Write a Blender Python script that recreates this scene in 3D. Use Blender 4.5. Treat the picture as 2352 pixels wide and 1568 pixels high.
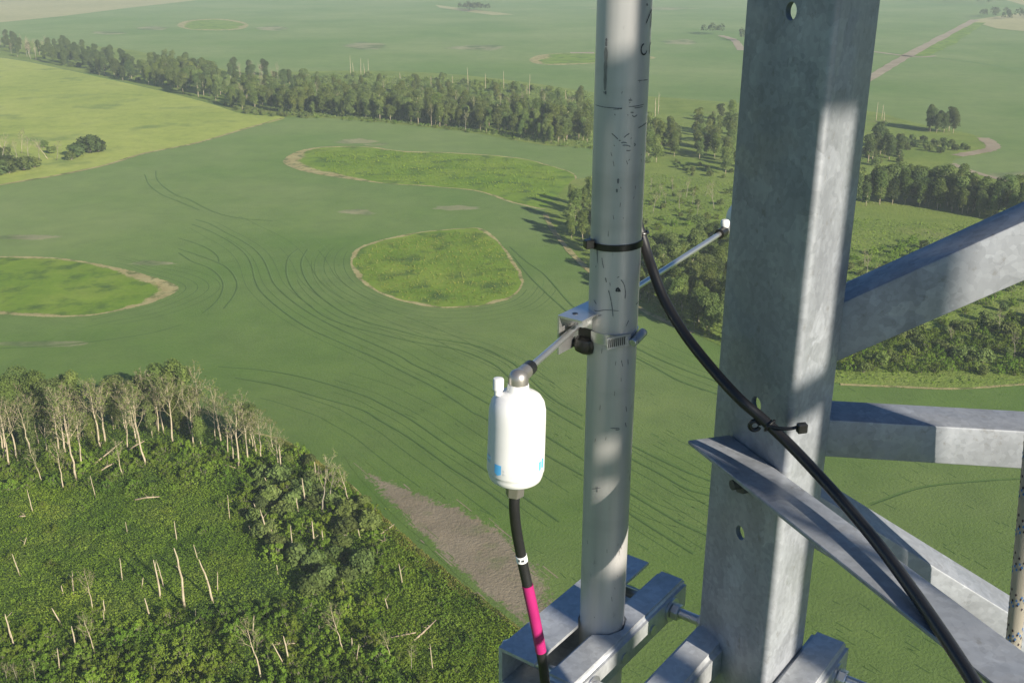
import bpy, bmesh, math, random
import numpy as np
from mathutils import Vector, Matrix

for o in list(bpy.data.objects):
    bpy.data.objects.remove(o, do_unlink=True)
scene = bpy.context.scene
COL = scene.collection
R = math.radians
rng = np.random.default_rng(7)
random.seed(7)

# ------------------------------------------------------------------ camera
CAM_H = 85.0                       # the photographer stands this high on the tower
PITCH = R(21.0)
cam_data = bpy.data.cameras.new('camera')
cam = bpy.data.objects.new('camera', cam_data)
COL.objects.link(cam)
cam.location = (0, 0, CAM_H)
cam.rotation_euler = (R(90) - PITCH, 0, 0)
cam_data.sensor_fit = 'HORIZONTAL'
cam_data.sensor_width = 36.0
cam_data.lens = 36.73
cam_data.clip_start = 0.05
cam_data.clip_end = 40000.0
scene.camera = cam

# ------------------------------------------------------------------ light
SUN_AZ = R(41.0)                   # sun stands behind the camera, this far to the right
SUN_EL = R(22.5)
SH = np.array([math.sin(SUN_AZ), -math.cos(SUN_AZ)])      # horizontal direction to the sun
QV = np.array([math.cos(SUN_AZ), math.sin(SUN_AZ)])
world = bpy.data.worlds.new('World')
scene.world = world
world.use_nodes = True
wn = world.node_tree
bg = wn.nodes['Background']
sky = wn.nodes.new('ShaderNodeTexSky')
sky.sky_type = 'NISHITA'
sky.sun_disc = False
sky.sun_elevation = SUN_EL
sky.sun_rotation = math.pi - SUN_AZ
sky.air_density = 1.0
sky.dust_density = 0.4
sky.ozone_density = 6.0
wn.links.new(sky.outputs[0], bg.inputs[0])
bg.inputs[1].default_value = 0.058
sun_data = bpy.data.lights.new('sun', 'SUN')
sun_data.energy = 5.0
sun_data.angle = R(0.53)
sun_data.color = (1.0, 0.92, 0.79)
sun = bpy.data.objects.new('sun', sun_data)
COL.objects.link(sun)
to_sun = Vector((SH[0]*math.cos(SUN_EL), SH[1]*math.cos(SUN_EL), math.sin(SUN_EL)))
sun.rotation_euler = to_sun.to_track_quat('Z', 'Y').to_euler()
sun.location = (40, -40, 120)

vs = scene.view_settings
vs.view_transform = 'Standard'
vs.look = 'None'
vs.exposure = 0.86
vs.gamma = 1.0
vs.use_curve_mapping = False
scene.cycles.max_bounces = 8
scene.cycles.volume_bounces = 1
scene.cycles.use_denoising = True

# ------------------------------------------------------------------ survey helpers
# bearings read off the photograph (2352 px wide grid) turned into places on the ground
FPX = 2400.0
SP, CP = math.sin(PITCH), math.cos(PITCH)
def bearing(x, y):
    dx, dy = x - 1176.0, y - 784.0
    return dx, FPX*CP - dy*SP, FPX*SP + dy*CP        # right, forward, down
def G(x, y, h=0.0):
    r, f, d = bearing(x, y)
    s = (CAM_H - h)/d
    return (r*s, f*s)
def GL(pts):
    return [G(x, y) for x, y in pts]
def Q(x, y, Y):
    r, f, d = bearing(x, y)
    return Vector((r/f*Y, Y, CAM_H - d/f*Y))
def zoomed(x0, y0, s, pts):
    return [((x0 + x/s)/1.0884, (y0 + y/s)/1.0884) for x, y in pts]
def smooth(pts, n=8):
    """Catmull-Rom through points of any dimension."""
    P = [np.array(p, float) for p in pts]
    P = [2*P[0]-P[1]] + P + [2*P[-1]-P[-2]]
    out = []
    for i in range(1, len(P)-2):
        for k in range(n):
            t = k/n
            a, b, c, d = P[i-1], P[i], P[i+1], P[i+2]
            out.append(0.5*((2*b)+(-a+c)*t+(2*a-5*b+4*c-d)*t*t+(-a+3*b-3*c+d)*t**3))
    out.append(P[-2])
    return out

# ------------------------------------------------------------------ materials
def nmat(name):
    m = bpy.data.materials.new(name)
    m.use_nodes = True
    nt = m.node_tree
    return m, nt, nt.nodes['Principled BSDF'], nt.links
def noise(nt, scale, detail=3, rough=0.55, co=None, dist=0.0):
    n = nt.nodes.new('ShaderNodeTexNoise')
    n.inputs['Scale'].default_value = scale
    n.inputs['Detail'].default_value = detail
    n.inputs['Roughness'].default_value = rough
    n.inputs['Distortion'].default_value = dist
    if co is not None:
        nt.links.new(co, n.inputs['Vector'])
    return n
def ramp(nt, fac, stops):
    r = nt.nodes.new('ShaderNodeValToRGB')
    cr = r.color_ramp
    while len(cr.elements) < len(stops):
        cr.elements.new(0.5)
    for e, (p, c) in zip(cr.elements, stops):
        e.position = p
        e.color = (c[0], c[1], c[2], 1)
    nt.links.new(fac, r.inputs[0])
    return r
def mixc(nt, fac, a, b, mode='MIX'):
    m = nt.nodes.new('ShaderNodeMix')
    m.data_type = 'RGBA'
    m.blend_type = mode
    for s, v in ((m.inputs[0], fac), (m.inputs[6], a), (m.inputs[7], b)):
        if hasattr(v, 'is_linked'):
            nt.links.new(v, s)
        elif isinstance(v, (int, float)):
            s.default_value = v
        else:
            s.default_value = (v[0], v[1], v[2], 1)
    return m.outputs[2]
def objco(nt, scale=None):
    t = nt.nodes.new('ShaderNodeTexCoord')
    if scale is None:
        return t.outputs['Object']
    mp = nt.nodes.new('ShaderNodeMapping')
    mp.inputs['Scale'].default_value = scale
    nt.links.new(t.outputs['Object'], mp.inputs['Vector'])
    return mp.outputs['Vector']
def bump(nt, bsdf, h, strength, dist):
    b = nt.nodes.new('ShaderNodeBump')
    b.inputs['Strength'].default_value = strength
    b.inputs['Distance'].default_value = dist
    nt.links.new(h, b.inputs['Height'])
    nt.links.new(b.outputs[0], bsdf.inputs['Normal'])

def ground_color(nt, stops, big, small, tint, co):
    L = nt.links
    n1 = noise(nt, big, 5, 0.6, co)
    n2 = noise(nt, small, 4, 0.65, co)
    mx = nt.nodes.new('ShaderNodeMath'); mx.operation = 'MULTIPLY_ADD'
    L.new(n2.outputs[0], mx.inputs[0]); mx.inputs[1].default_value = 0.45
    ad = nt.nodes.new('ShaderNodeMath'); ad.operation = 'MULTIPLY_ADD'
    L.new(n1.outputs[0], ad.inputs[0]); ad.inputs[1].default_value = 0.85; ad.inputs[2].default_value = -0.15
    L.new(ad.outputs[0], mx.inputs[2])
    c = ramp(nt, mx.outputs[0], stops).outputs[0]
    if tint:
        n3 = noise(nt, tint[1], 4, 0.6, co)
        f = ramp(nt, n3.outputs[0], [(tint[2], (0, 0, 0)), (tint[3], (1, 1, 1))])
        c = mixc(nt, f.outputs[0], c, tint[0])
    n6 = noise(nt, 0.11, 6, 0.7, co)
    f6 = ramp(nt, n6.outputs[0], [(0.28, (0.82, 0.84, 0.82)), (0.5, (1.0, 1.0, 1.0)), (0.72, (1.17, 1.14, 1.08))])
    return mixc(nt, 1.0, c, f6.outputs[0], 'MULTIPLY')
GDEF = {}
def ground_finish(nt, b, co, c, small, bstr, bdist, sheen):
    L = nt.links
    L.new(c, b.inputs['Base Color'])
    b.inputs['Roughness'].default_value = 0.9
    b.inputs['Specular IOR Level'].default_value = 0.1
    if hasattr(sheen, 'is_linked') or sheen:
        if hasattr(sheen, 'is_linked'): L.new(sheen, b.inputs['Sheen Weight'])
        else: b.inputs['Sheen Weight'].default_value = sheen
        b.inputs['Sheen Roughness'].default_value = 0.45
        b.inputs['Sheen Tint'].default_value = (0.58, 0.76, 0.36, 1)
    n4 = noise(nt, small*2.2, 3, 0.7, co)
    bump(nt, b, n4.outputs[0], bstr, bdist)
def ground_mat(name, stops, big=0.02, small=0.8, bstr=0.6, bdist=0.25, tint=None, sheen=0.0):
    m, nt, b, L = nmat(name)
    GDEF[name] = (stops, big, small, tint)
    co = objco(nt)
    ground_finish(nt, b, co, ground_color(nt, stops, big, small, tint, co), small, bstr, bdist, sheen)
    return m
def edge_mat(name, kinds, nscale=0.35, amp=0.55, sheen=0.085):
    """ground that runs raggedly from crop (attribute edge = 0) into other ground (edge = 1, 2)"""
    m, nt, b, L = nmat(name)
    co = objco(nt)
    at = nt.nodes.new('ShaderNodeAttribute'); at.attribute_name = 'edge'
    nn = noise(nt, nscale, 5, 0.7, co)
    nb = noise(nt, nscale*4, 3, 0.6, co)
    def mth(op, x, y):
        q = nt.nodes.new('ShaderNodeMath'); q.operation = op
        for i_, v in enumerate((x, y)):
            if hasattr(v, 'is_linked'): L.new(v, q.inputs[i_])
            else: q.inputs[i_].default_value = v
        return q.outputs[0]
    n_ = mth('ADD', mth('MULTIPLY', mth('SUBTRACT', nn.outputs[0], 0.5), amp*2.2), mth('MULTIPLY', mth('SUBTRACT', nb.outputs[0], 0.5), amp*1.3))
    e = mth('ADD', at.outputs['Fac'], n_)
    c = ground_color(nt, *GDEF[kinds[0]], co)
    sh = None
    for k in range(1, len(kinds)):
        mr = nt.nodes.new('ShaderNodeMapRange'); mr.interpolation_type = 'SMOOTHSTEP'
        L.new(e, mr.inputs[0]); mr.inputs[1].default_value = k-0.68; mr.inputs[2].default_value = k-0.32
        c = mixc(nt, mr.outputs[0], c, ground_color(nt, *GDEF[kinds[k]], co))
        if k == 1: sh = mth('MULTIPLY', mth('SUBTRACT', 1.0, mr.outputs[0]), sheen)
    ground_finish(nt, b, co, c, 0.8, 0.6, 0.3, sh)
    return m

M = {}
M['crop'] = ground_mat('crop_green', [(0.25, (0.047, 0.102, 0.011)), (0.5, (0.060, 0.124, 0.014)), (0.8, (0.086, 0.147, 0.024))],
                       big=0.012, small=0.9, bstr=0.55, bdist=0.3, tint=((0.142, 0.180, 0.060), 0.0075, 0.38, 0.74), sheen=0.085)
M['crop_dark'] = ground_mat('crop_wheel_track', [(0.3, (0.031, 0.070, 0.014)), (0.7, (0.045, 0.090, 0.020))], 0.05, 1.5, 0.5, 0.2, sheen=0.05)
M['crop_row'] = ground_mat('crop_row', [(0.3, (0.034, 0.078, 0.014)), (0.7, (0.050, 0.098, 0.022))], 0.05, 1.5, 0.5, 0.2, sheen=0.06)
M['crop_light'] = ground_mat('crop_light_row', [(0.3, (0.066, 0.130, 0.026)), (0.7, (0.088, 0.150, 0.036))], 0.05, 1.5, 0.5, 0.2, sheen=0.085)
M['meadow'] = ground_mat('meadow_grass', [(0.25, (0.20, 0.26, 0.050)), (0.5, (0.285, 0.335, 0.070)), (0.8, (0.37, 0.385, 0.11))],
                         0.015, 0.35, 0.6, 0.4, tint=((0.12, 0.185, 0.045), 0.03, 0.55, 0.75))
M['island'] = ground_mat('island_grass', [(0.25, (0.095, 0.182, 0.018)), (0.5, (0.148, 0.230, 0.026)), (0.8, (0.215, 0.270, 0.048))],
                         0.05, 0.6, 0.7, 0.4, tint=((0.065, 0.115, 0.025), 0.12, 0.5, 0.68))
M['dry'] = ground_mat('dry_margin', [(0.25, (0.25, 0.205, 0.09)), (0.5, (0.33, 0.285, 0.13)), (0.8, (0.41, 0.37, 0.19))],
                      0.2, 1.3, 0.8, 0.3, tint=((0.13, 0.15, 0.05), 0.25, 0.5, 0.62))
M['soil'] = ground_mat('bare_soil', [(0.25, (0.165, 0.135, 0.090)), (0.5, (0.215, 0.178, 0.122)), (0.8, (0.26, 0.22, 0.155))],
                       0.1, 1.0, 0.6, 0.2, tint=((0.135, 0.150, 0.065), 0.16, 0.55, 0.75))
M['track'] = ground_mat('dirt_track', [(0.3, (0.24, 0.19, 0.13)), (0.7, (0.33, 0.28, 0.20))], 0.05, 0.5, 0.4, 0.2)
M['pale_field'] = ground_mat('pale_field', [(0.3, (0.27, 0.265, 0.12)), (0.7, (0.36, 0.335, 0.17))], 0.006, 0.1, 0.3, 0.3)
M['pale_patch'] = ground_mat('thin_crop', [(0.3, (0.20, 0.215, 0.105)), (0.7, (0.285, 0.27, 0.15))], 0.03, 0.3, 0.3, 0.3,
                             tint=((0.085, 0.135, 0.040), 0.05, 0.42, 0.6), sheen=0.085)
M['bushland'] = ground_mat('bushland_grass', [(0.25, (0.105, 0.165, 0.028)), (0.5, (0.155, 0.210, 0.040)), (0.8, (0.21, 0.245, 0.06))],
                           0.03, 0.5, 0.8, 0.5, tint=((0.20, 0.21, 0.07), 0.02, 0.58, 0.72))
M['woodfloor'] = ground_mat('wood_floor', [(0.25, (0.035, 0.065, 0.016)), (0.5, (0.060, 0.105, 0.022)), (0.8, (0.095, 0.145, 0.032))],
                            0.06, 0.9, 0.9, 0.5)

M['soil_edge'] = edge_mat('soil_into_crop', ['crop_green', 'bare_soil'], 0.30, 0.62)
M['rim_edge'] = edge_mat('crop_rim_grass', ['crop_green', 'dry_margin', 'island_grass'], 0.30, 0.50)
M['patch_edge'] = edge_mat('thin_patch', ['crop_green', 'thin_crop'], 0.10, 0.40)
def leaf_mat(name, c1, c2, c3, scale=0.22, per_object=True):
    m, nt, b, L = nmat(name)
    co = objco(nt)
    geo = nt.nodes.new('ShaderNodeNewGeometry')
    n = noise(nt, scale, 4, 0.6, geo.outputs['Position'])
    r = ramp(nt, n.outputs[0], [(0.3, c1), (0.5, c2), (0.72, c3)])
    c = r.outputs[0]
    nL = noise(nt, 0.07, 3, 0.6, geo.outputs['Position'])
    fL = ramp(nt, nL.outputs[0], [(0.32, (0.72, 0.80, 0.80)), (0.5, (1.0, 1.0, 1.0)), (0.68, (1.22, 1.16, 1.0))])
    c = mixc(nt, 1.0, c, fL.outputs[0], 'MULTIPLY')
    hs = nt.nodes.new('ShaderNodeHueSaturation')
    L.new(c, hs.inputs['Color'])
    info = nt.nodes.new('ShaderNodeObjectInfo')
    mr = nt.nodes.new('ShaderNodeMapRange')
    mr.inputs[3].default_value = 0.75; mr.inputs[4].default_value = 1.25
    L.new(info.outputs['Random'], mr.inputs[0])
    L.new(mr.outputs[0], hs.inputs['Value'])
    mr2 = nt.nodes.new('ShaderNodeMapRange')
    mr2.inputs[3].default_value = 0.485; mr2.inputs[4].default_value = 0.512
    L.new(info.outputs['Random'], mr2.inputs[0])
    L.new(mr2.outputs[0], hs.inputs['Hue'])
    L.new(hs.outputs[0], b.inputs['Base Color'])
    b.inputs['Roughness'].default_value = 0.75
    b.inputs['Specular IOR Level'].default_value = 0.15
    tr = nt.nodes.new('ShaderNodeBsdfTranslucent')
    L.new(hs.outputs[0], tr.inputs[0])
    mix = nt.nodes.new('ShaderNodeMixShader'); mix.inputs[0].default_value = 0.36
    out = nt.nodes['Material Output']
    L.new(b.outputs[0], mix.inputs[1]); L.new(tr.outputs[0], mix.inputs[2])
    L.new(mix.outputs[0], out.inputs[0])
    return m
M['aspen_leaf'] = leaf_mat('aspen_leaf', (0.085, 0.125, 0.026), (0.128, 0.172, 0.038), (0.175, 0.208, 0.054))
M['willow_leaf'] = leaf_mat('willow_leaf', (0.092, 0.130, 0.032), (0.138, 0.182, 0.048), (0.180, 0.218, 0.068))
M['dark_leaf'] = leaf_mat('dark_leaf', (0.054, 0.080, 0.024), (0.080, 0.112, 0.033), (0.112, 0.142, 0.046))
M['under_leaf'] = leaf_mat('undergrowth_leaf', (0.080, 0.142, 0.013), (0.138, 0.212, 0.022), (0.200, 0.268, 0.036), 0.16)
M['grass_blade'] = leaf_mat('grass_blade', (0.132, 0.215, 0.018), (0.182, 0.268, 0.026), (0.245, 0.305, 0.044), 0.12)
M['yellow_weed'] = leaf_mat('yellow_weed', (0.13, 0.165, 0.025), (0.19, 0.215, 0.04), (0.27, 0.26, 0.07), 0.3)
M['sparse_leaf'] = leaf_mat('sparse_leaf', (0.115, 0.155, 0.036), (0.155, 0.195, 0.048), (0.20, 0.235, 0.066), 0.3)
def bark_mat(name, c1, c2):
    m, nt, b, L = nmat(name)
    n = noise(nt, 2.2, 4, 0.7, objco(nt, (1, 1, 0.6)))
    r = ramp(nt, n.outputs[0], [(0.32, c1), (0.6, c2)])
    L.new(r.outputs[0], b.inputs['Base Color'])
    b.inputs['Roughness'].default_value = 0.85
    return m
M['pale_bark'] = bark_mat('pale_bark', (0.27, 0.215, 0.135), (0.46, 0.385, 0.26))
M['grey_bark'] = bark_mat('grey_bark', (0.16, 0.14, 0.10), (0.30, 0.265, 0.20))
M['twig'] = bark_mat('twig_bark', (0.24, 0.205, 0.12), (0.38, 0.325, 0.195))
M['fallen'] = bark_mat('fallen_wood', (0.22, 0.17, 0.11), (0.40, 0.31, 0.21))

def galv(name, lo, hi, spangle=26.0, metallic=0.55, rough=0.5, cast=(1.0, 1.0, 1.0), grime=True):
    m, nt, b, L = nmat(name)
    co = objco(nt)
    nd = noise(nt, 14, 3, 0.6, co)
    mixv = nt.nodes.new('ShaderNodeMix'); mixv.data_type = 'VECTOR'; mixv.inputs[0].default_value = 0.10
    L.new(co, mixv.inputs[4]); L.new(nd.outputs['Color'], mixv.inputs[5])
    vo = nt.nodes.new('ShaderNodeTexVoronoi')
    vo.inputs['Scale'].default_value = spangle
    L.new(mixv.outputs[1], vo.inputs['Vector'])
    sep = nt.nodes.new('ShaderNodeSeparateColor')
    L.new(vo.outputs['Color'], sep.inputs[0])
    K = lambda v: (v*cast[0], v*cast[1], v*cast[2])
    r = ramp(nt, sep.outputs[0], [(0.0, K(lo)), (0.70, K(lo*1.05)), (0.78, K(hi)), (1.0, K(hi*1.03))])
    n2 = noise(nt, 7, 5, 0.65, co)
    g = ramp(nt, n2.outputs[0], [(0.3, (0.80, 0.80, 0.80)), (0.7, (1.08, 1.08, 1.08))])
    c = mixc(nt, 1.0, r.outputs[0], g.outputs[0], 'MULTIPLY')
    vf = nt.nodes.new('ShaderNodeTexVoronoi'); vf.inputs['Scale'].default_value = 150.0
    L.new(co, vf.inputs['Vector'])
    sf = nt.nodes.new('ShaderNodeSeparateColor'); L.new(vf.outputs['Color'], sf.inputs[0])
    gf = ramp(nt, sf.outputs[0], [(0.0, (0.90, 0.90, 0.90)), (1.0, (1.09, 1.09, 1.09))])
    c = mixc(nt, 1.0, c, gf.outputs[0], 'MULTIPLY')
    nz = noise(nt, 1.0, 4, 0.6, objco(nt, (22, 22, 1.4)))
    gz = ramp(nt, nz.outputs[0], [(0.35, (0.90, 0.90, 0.90)), (0.65, (1.06, 1.06, 1.06))])
    c = mixc(nt, 1.0, c, gz.outputs[0], 'MULTIPLY')
    if grime:
        n3 = noise(nt, 60, 4, 0.7, co)
        f = ramp(nt, n3.outputs[0], [(0.60, (0, 0, 0)), (0.72, (0.5, 0.5, 0.5))])
        c = mixc(nt, f.outputs[0], c, (0.16, 0.15, 0.13))
    L.new(c, b.inputs['Base Color'])
    b.inputs['Metallic'].default_value = metallic
    rr = ramp(nt, sep.outputs[1], [(0, (rough-0.08,)*3), (1, (rough+0.10,)*3)])
    L.new(rr.outputs[0], b.inputs['Roughness'])
    n5 = noise(nt, 45, 3, 0.6, co)
    bump(nt, b, n5.outputs[0], 0.12, 0.002)
    return m
M['galv'] = galv('galvanised_steel', 0.315, 0.362, 26.0, 0.35, 0.5, (0.95, 1.0, 1.07))
M['galv_bright'] = galv('new_galvanised_steel', 0.50, 0.53, 40.0, 0.45, 0.42, (0.97, 1.0, 1.03), grime=False)
def pipe_mat():
    m, nt, b, L = nmat('mill_finish_pipe')
    co = objco(nt)
    st = objco(nt, (38, 38, 2.2))
    n1 = noise(nt, 1.0, 4, 0.6, st)
    r = ramp(nt, n1.outputs[0], [(0.3, (0.43, 0.42, 0.41)), (0.7, (0.53, 0.515, 0.50))])
    n2 = noise(nt, 34, 5, 0.75, objco(nt, (1, 1, 0.35)))
    f = ramp(nt, n2.outputs[0], [(0.62, (0, 0, 0)), (0.75, (0.75, 0.75, 0.75))])
    c = mixc(nt, f.outputs[0], r.outputs[0], (0.17, 0.16, 0.15))
    n3 = noise(nt, 6, 3, 0.6, objco(nt, (1, 1, 2.5)))
    f3 = ramp(nt, n3.outputs[0], [(0.55, (0, 0, 0)), (0.75, (0.45, 0.45, 0.45))])
    c = mixc(nt, f3.outputs[0], c, (0.30, 0.295, 0.28))
    L.new(c, b.inputs['Base Color'])
    b.inputs['Metallic'].default_value = 0.35
    b.inputs['Roughness'].default_value = 0.46
    n4 = noise(nt, 1.0, 3, 0.6, objco(nt, (60, 60, 5)))
    bump(nt, b, n4.outputs[0], 0.08, 0.001)
    return m
M['pipe'] = pipe_mat()
def plain(name, c, rough=0.5, metallic=0.0, var=0.12, scale=40, spec=0.5):
    m, nt, b, L = nmat(name)
    n = noise(nt, scale, 3, 0.6, objco(nt))
    r = ramp(nt, n.outputs[0], [(0.3, tuple(v*(1-var) for v in c)), (0.7, tuple(min(1, v*(1+var)) for v in c))])
    L.new(r.outputs[0], b.inputs['Base Color'])
    b.inputs['Roughness'].default_value = rough
    b.inputs['Metallic'].default_value = metallic
    b.inputs['Specular IOR Level'].default_value = spec
    return m
M['stainless'] = plain('stainless_steel', (0.58, 0.58, 0.57), 0.30, 0.85, 0.06)
M['nickel'] = plain('nickel_plate', (0.40, 0.375, 0.34), 0.34, 0.8, 0.10)
M['shaded_steel'] = plain('shaded_bolt_steel', (0.10, 0.10, 0.105), 0.5, 0.5, 0.15)  # shade under the strut flange is put into this dark colour
M['zinc'] = plain('zinc_plate', (0.55, 0.56, 0.58), 0.35, 0.85, 0.1)
M['black_jacket'] = plain('black_cable_jacket', (0.014, 0.014, 0.015), 0.42, 0, 0.2, 30)
M['black_nylon'] = plain('black_nylon', (0.012, 0.012, 0.012), 0.35, 0, 0.2)
M['white_plastic'] = plain('white_plastic', (0.68, 0.68, 0.67), 0.38, 0, 0.02)
M['pink_tape'] = plain('pink_tape', (0.36, 0.018, 0.13), 0.35, 0, 0.08)
M['white_tape'] = plain('white_tape', (0.80, 0.80, 0.80), 0.5, 0, 0.05)
M['blue_print'] = plain('blue_print', (0.10, 0.42, 0.78), 0.5, 0, 0.05)
M['pale_print'] = plain('pale_blue_print', (0.50, 0.68, 0.83), 0.5, 0, 0.05)
M['grey_print'] = plain('grey_print', (0.62, 0.63, 0.66), 0.5, 0, 0.05)
M['ink'] = plain('black_marker', (0.045, 0.045, 0.05), 0.6, 0.2, 0.2)
M['faint_ink'] = plain('rubbed_marker', (0.17, 0.17, 0.175), 0.6, 0.3, 0.25, 90)
M['smear'] = plain('grey_smear', (0.235, 0.225, 0.215), 0.6, 0.4, 0.2, 120)
def rope_mat():
    m, nt, b, L = nmat('braided_rope')
    t = nt.nodes.new('ShaderNodeUVMap')
    mp = nt.nodes.new('ShaderNodeMapping')
    L.new(t.outputs[0], mp.inputs[0])
    hs = []
    for rot in (R(45), R(-45)):
        w = nt.nodes.new('ShaderNodeTexWave'); w.wave_type = 'BANDS'
        mp2 = nt.nodes.new('ShaderNodeMapping'); mp2.inputs['Rotation'].default_value = (0, 0, rot)
        L.new(t.outputs[0], mp2.inputs[0]); L.new(mp2.outputs[0], w.inputs[0])
        w.inputs['Scale'].default_value = 1.6
        hs.append(w.outputs['Fac'])
    mx = nt.nodes.new('ShaderNodeMath'); mx.operation = 'MAXIMUM'
    L.new(hs[0], mx.inputs[0]); L.new(hs[1], mx.inputs[1])
    r = ramp(nt, mx.outputs[0], [(0.3, (0.44, 0.38, 0.29)), (0.85, (0.66, 0.60, 0.49))])
    L.new(r.outputs[0], b.inputs['Base Color'])
    b.inputs['Roughness'].default_value = 0.85
    bump(nt, b, mx.outputs[0], 0.9, 0.002)
    return m
M['rope'] = rope_mat()
M['rope_blue'] = plain('blue_tracer', (0.06, 0.17, 0.40), 0.8)
M['rope_dark'] = plain('dark_tracer', (0.035, 0.022, 0.030), 0.8)

# ------------------------------------------------------------------ mesh helpers
class MB:
    def __init__(self):
        self.v = []; self.f = []
    def add(self, v, f):
        o = len(self.v)
        self.v += [tuple(p) for p in v]
        self.f += [tuple(i+o for i in q) for q in f]
    def mesh(self, name, mat, smooth_=True):
        me = bpy.data.meshes.new(name)
        me.from_pydata(self.v, [], self.f)
        if mat: me.materials.append(mat)
        if smooth_:
            me.polygons.foreach_set('use_smooth', [True]*len(me.polygons))
        me.update()
        return me
    def build(self, name, mat, parent=None, smooth_=True, sharp=None):
        o = bpy.data.objects.new(name, self.mesh(name, mat, smooth_))
        COL.objects.link(o)
        if parent: o.parent = parent
        if smooth_ and sharp is not None:
            o.data.set_sharp_from_angle(angle=R(sharp))
        return o
    # ---- shapes
    def tube(self, pts, rad, n=8, cap=True):
        pts = [Vector(p) for p in pts]
        if not hasattr(rad, '__len__'): rad = [rad]*len(pts)
        rings = []
        up = None
        for i, p in enumerate(pts):
            t = (pts[min(i+1, len(pts)-1)] - pts[max(i-1, 0)]).normalized()
            if up is None:
                up = Vector((0, 0, 1)) if abs(t.z) < 0.9 else Vector((1, 0, 0))
            a = t.cross(up)
            if a.length < 1e-5: a = t.cross(Vector((0.3, 1, 0.2)))
            a.normalize()
            b = a.cross(t).normalized()
            up = b
            rings.append([p + (a*math.cos(2*math.pi*k/n) + b*math.sin(2*math.pi*k/n))*rad[i] for k in range(n)])
        v = [q for r_ in rings for q in r_]
        f = []
        for i in range(len(rings)-1):
            for k in range(n):
                f.append((i*n+k, (i+1)*n+k, (i+1)*n+(k+1) % n, i*n+(k+1) % n))
        if cap:
            f.append(tuple(range(n)))
            f.append(tuple((len(rings)-1)*n+k for k in range(n))[::-1])
        self.add(v, f)
    def box(self, o, ax, ay, az):
        o, ax, ay, az = Vector(o), Vector(ax), Vector(ay), Vector(az)
        v = [o, o+ax, o+ax+ay, o+ay, o+az, o+ax+az, o+ax+ay+az, o+ay+az]
        f = [(0, 3, 2, 1), (4, 5, 6, 7), (0, 1, 5, 4), (1, 2, 6, 5), (2, 3, 7, 6), (3, 0, 4, 7)]
        if ax.cross(ay).dot(az) < 0:
            f = [q[::-1] for q in f]
        self.add(v, f)
    def extrude(self, poly, vec):
        """closed polygon of 3D points extruded along vec"""
        n = len(poly)
        a = [Vector(p) for p in poly]; vec = Vector(vec)
        nrm = Vector((0, 0, 0))
        for i in range(n):
            nrm += a[i].cross(a[(i+1) % n])
        f = [tuple(range(n))[::-1], tuple(range(n, 2*n))] + [(i, (i+1) % n, n+(i+1) % n, n+i) for i in range(n)]
        if nrm.dot(vec) < 0:
            f = [q[::-1] for q in f]
        self.add(a + [p+vec for p in a], f)
    def lathe(self, base, axis, prof, n=24):
        base = Vector(base); ax = Vector(axis).normalized()
        a = ax.orthogonal().normalized(); b = ax.cross(a)
        v = []; f = []
        for (r_, h) in prof:
            for k in range(n):
                t = 2*math.pi*k/n
                v.append(base + ax*h + (a*math.cos(t)+b*math.sin(t))*r_)
        m = len(prof)
        for i in range(m-1):
            for k in range(n):
                f.append((i*n+k, i*n+(k+1) % n, (i+1)*n+(k+1) % n, (i+1)*n+k))
        f.append(tuple(range(n))[::-1]); f.append(tuple((m-1)*n+k for k in range(n)))
        self.add(v, f)

def bevel(o, w, seg=2, ang=35):
    bm = bmesh.new(); bm.from_mesh(o.data)
    bmesh.ops.remove_doubles(bm, verts=bm.verts, dist=1e-6)
    ed = [e for e in bm.edges if len(e.link_faces) == 2 and e.calc_face_angle(0) > R(ang)]
    bmesh.ops.bevel(bm, geom=ed, offset=w, segments=seg, affect='EDGES', clamp_overlap=True)
    bmesh.ops.recalc_face_normals(bm, faces=bm.faces)
    bm.to_mesh(o.data); bm.free()
    return o
def empty(name, loc=(0, 0, 0)):
    o = bpy.data.objects.new(name, None)
    o.empty_display_size = 0.2
    COL.objects.link(o)
    o.location = loc
    return o
def tag(o, label, cat, group=None):
    o['label'] = label; o['category'] = cat
    if group: o['group'] = group
    return o
def sheet(name, poly, z, mat, kind='structure'):
    me = bpy.data.meshes.new(name)
    bm = bmesh.new()
    vs_ = [bm.verts.new((p[0], p[1], z)) for p in poly]
    f = bm.faces.new(vs_)
    if f.normal.z < 0: f.normal_flip()
    bm.normal_update()
    if f.normal.z < 0: f.normal_flip()
    bmesh.ops.triangulate(bm, faces=bm.faces)
    bm.to_mesh(me); bm.free()
    me.materials.append(mat)
    o = bpy.data.objects.new(name, me)
    COL.objects.link(o)
    o['kind'] = kind
    return o
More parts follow.
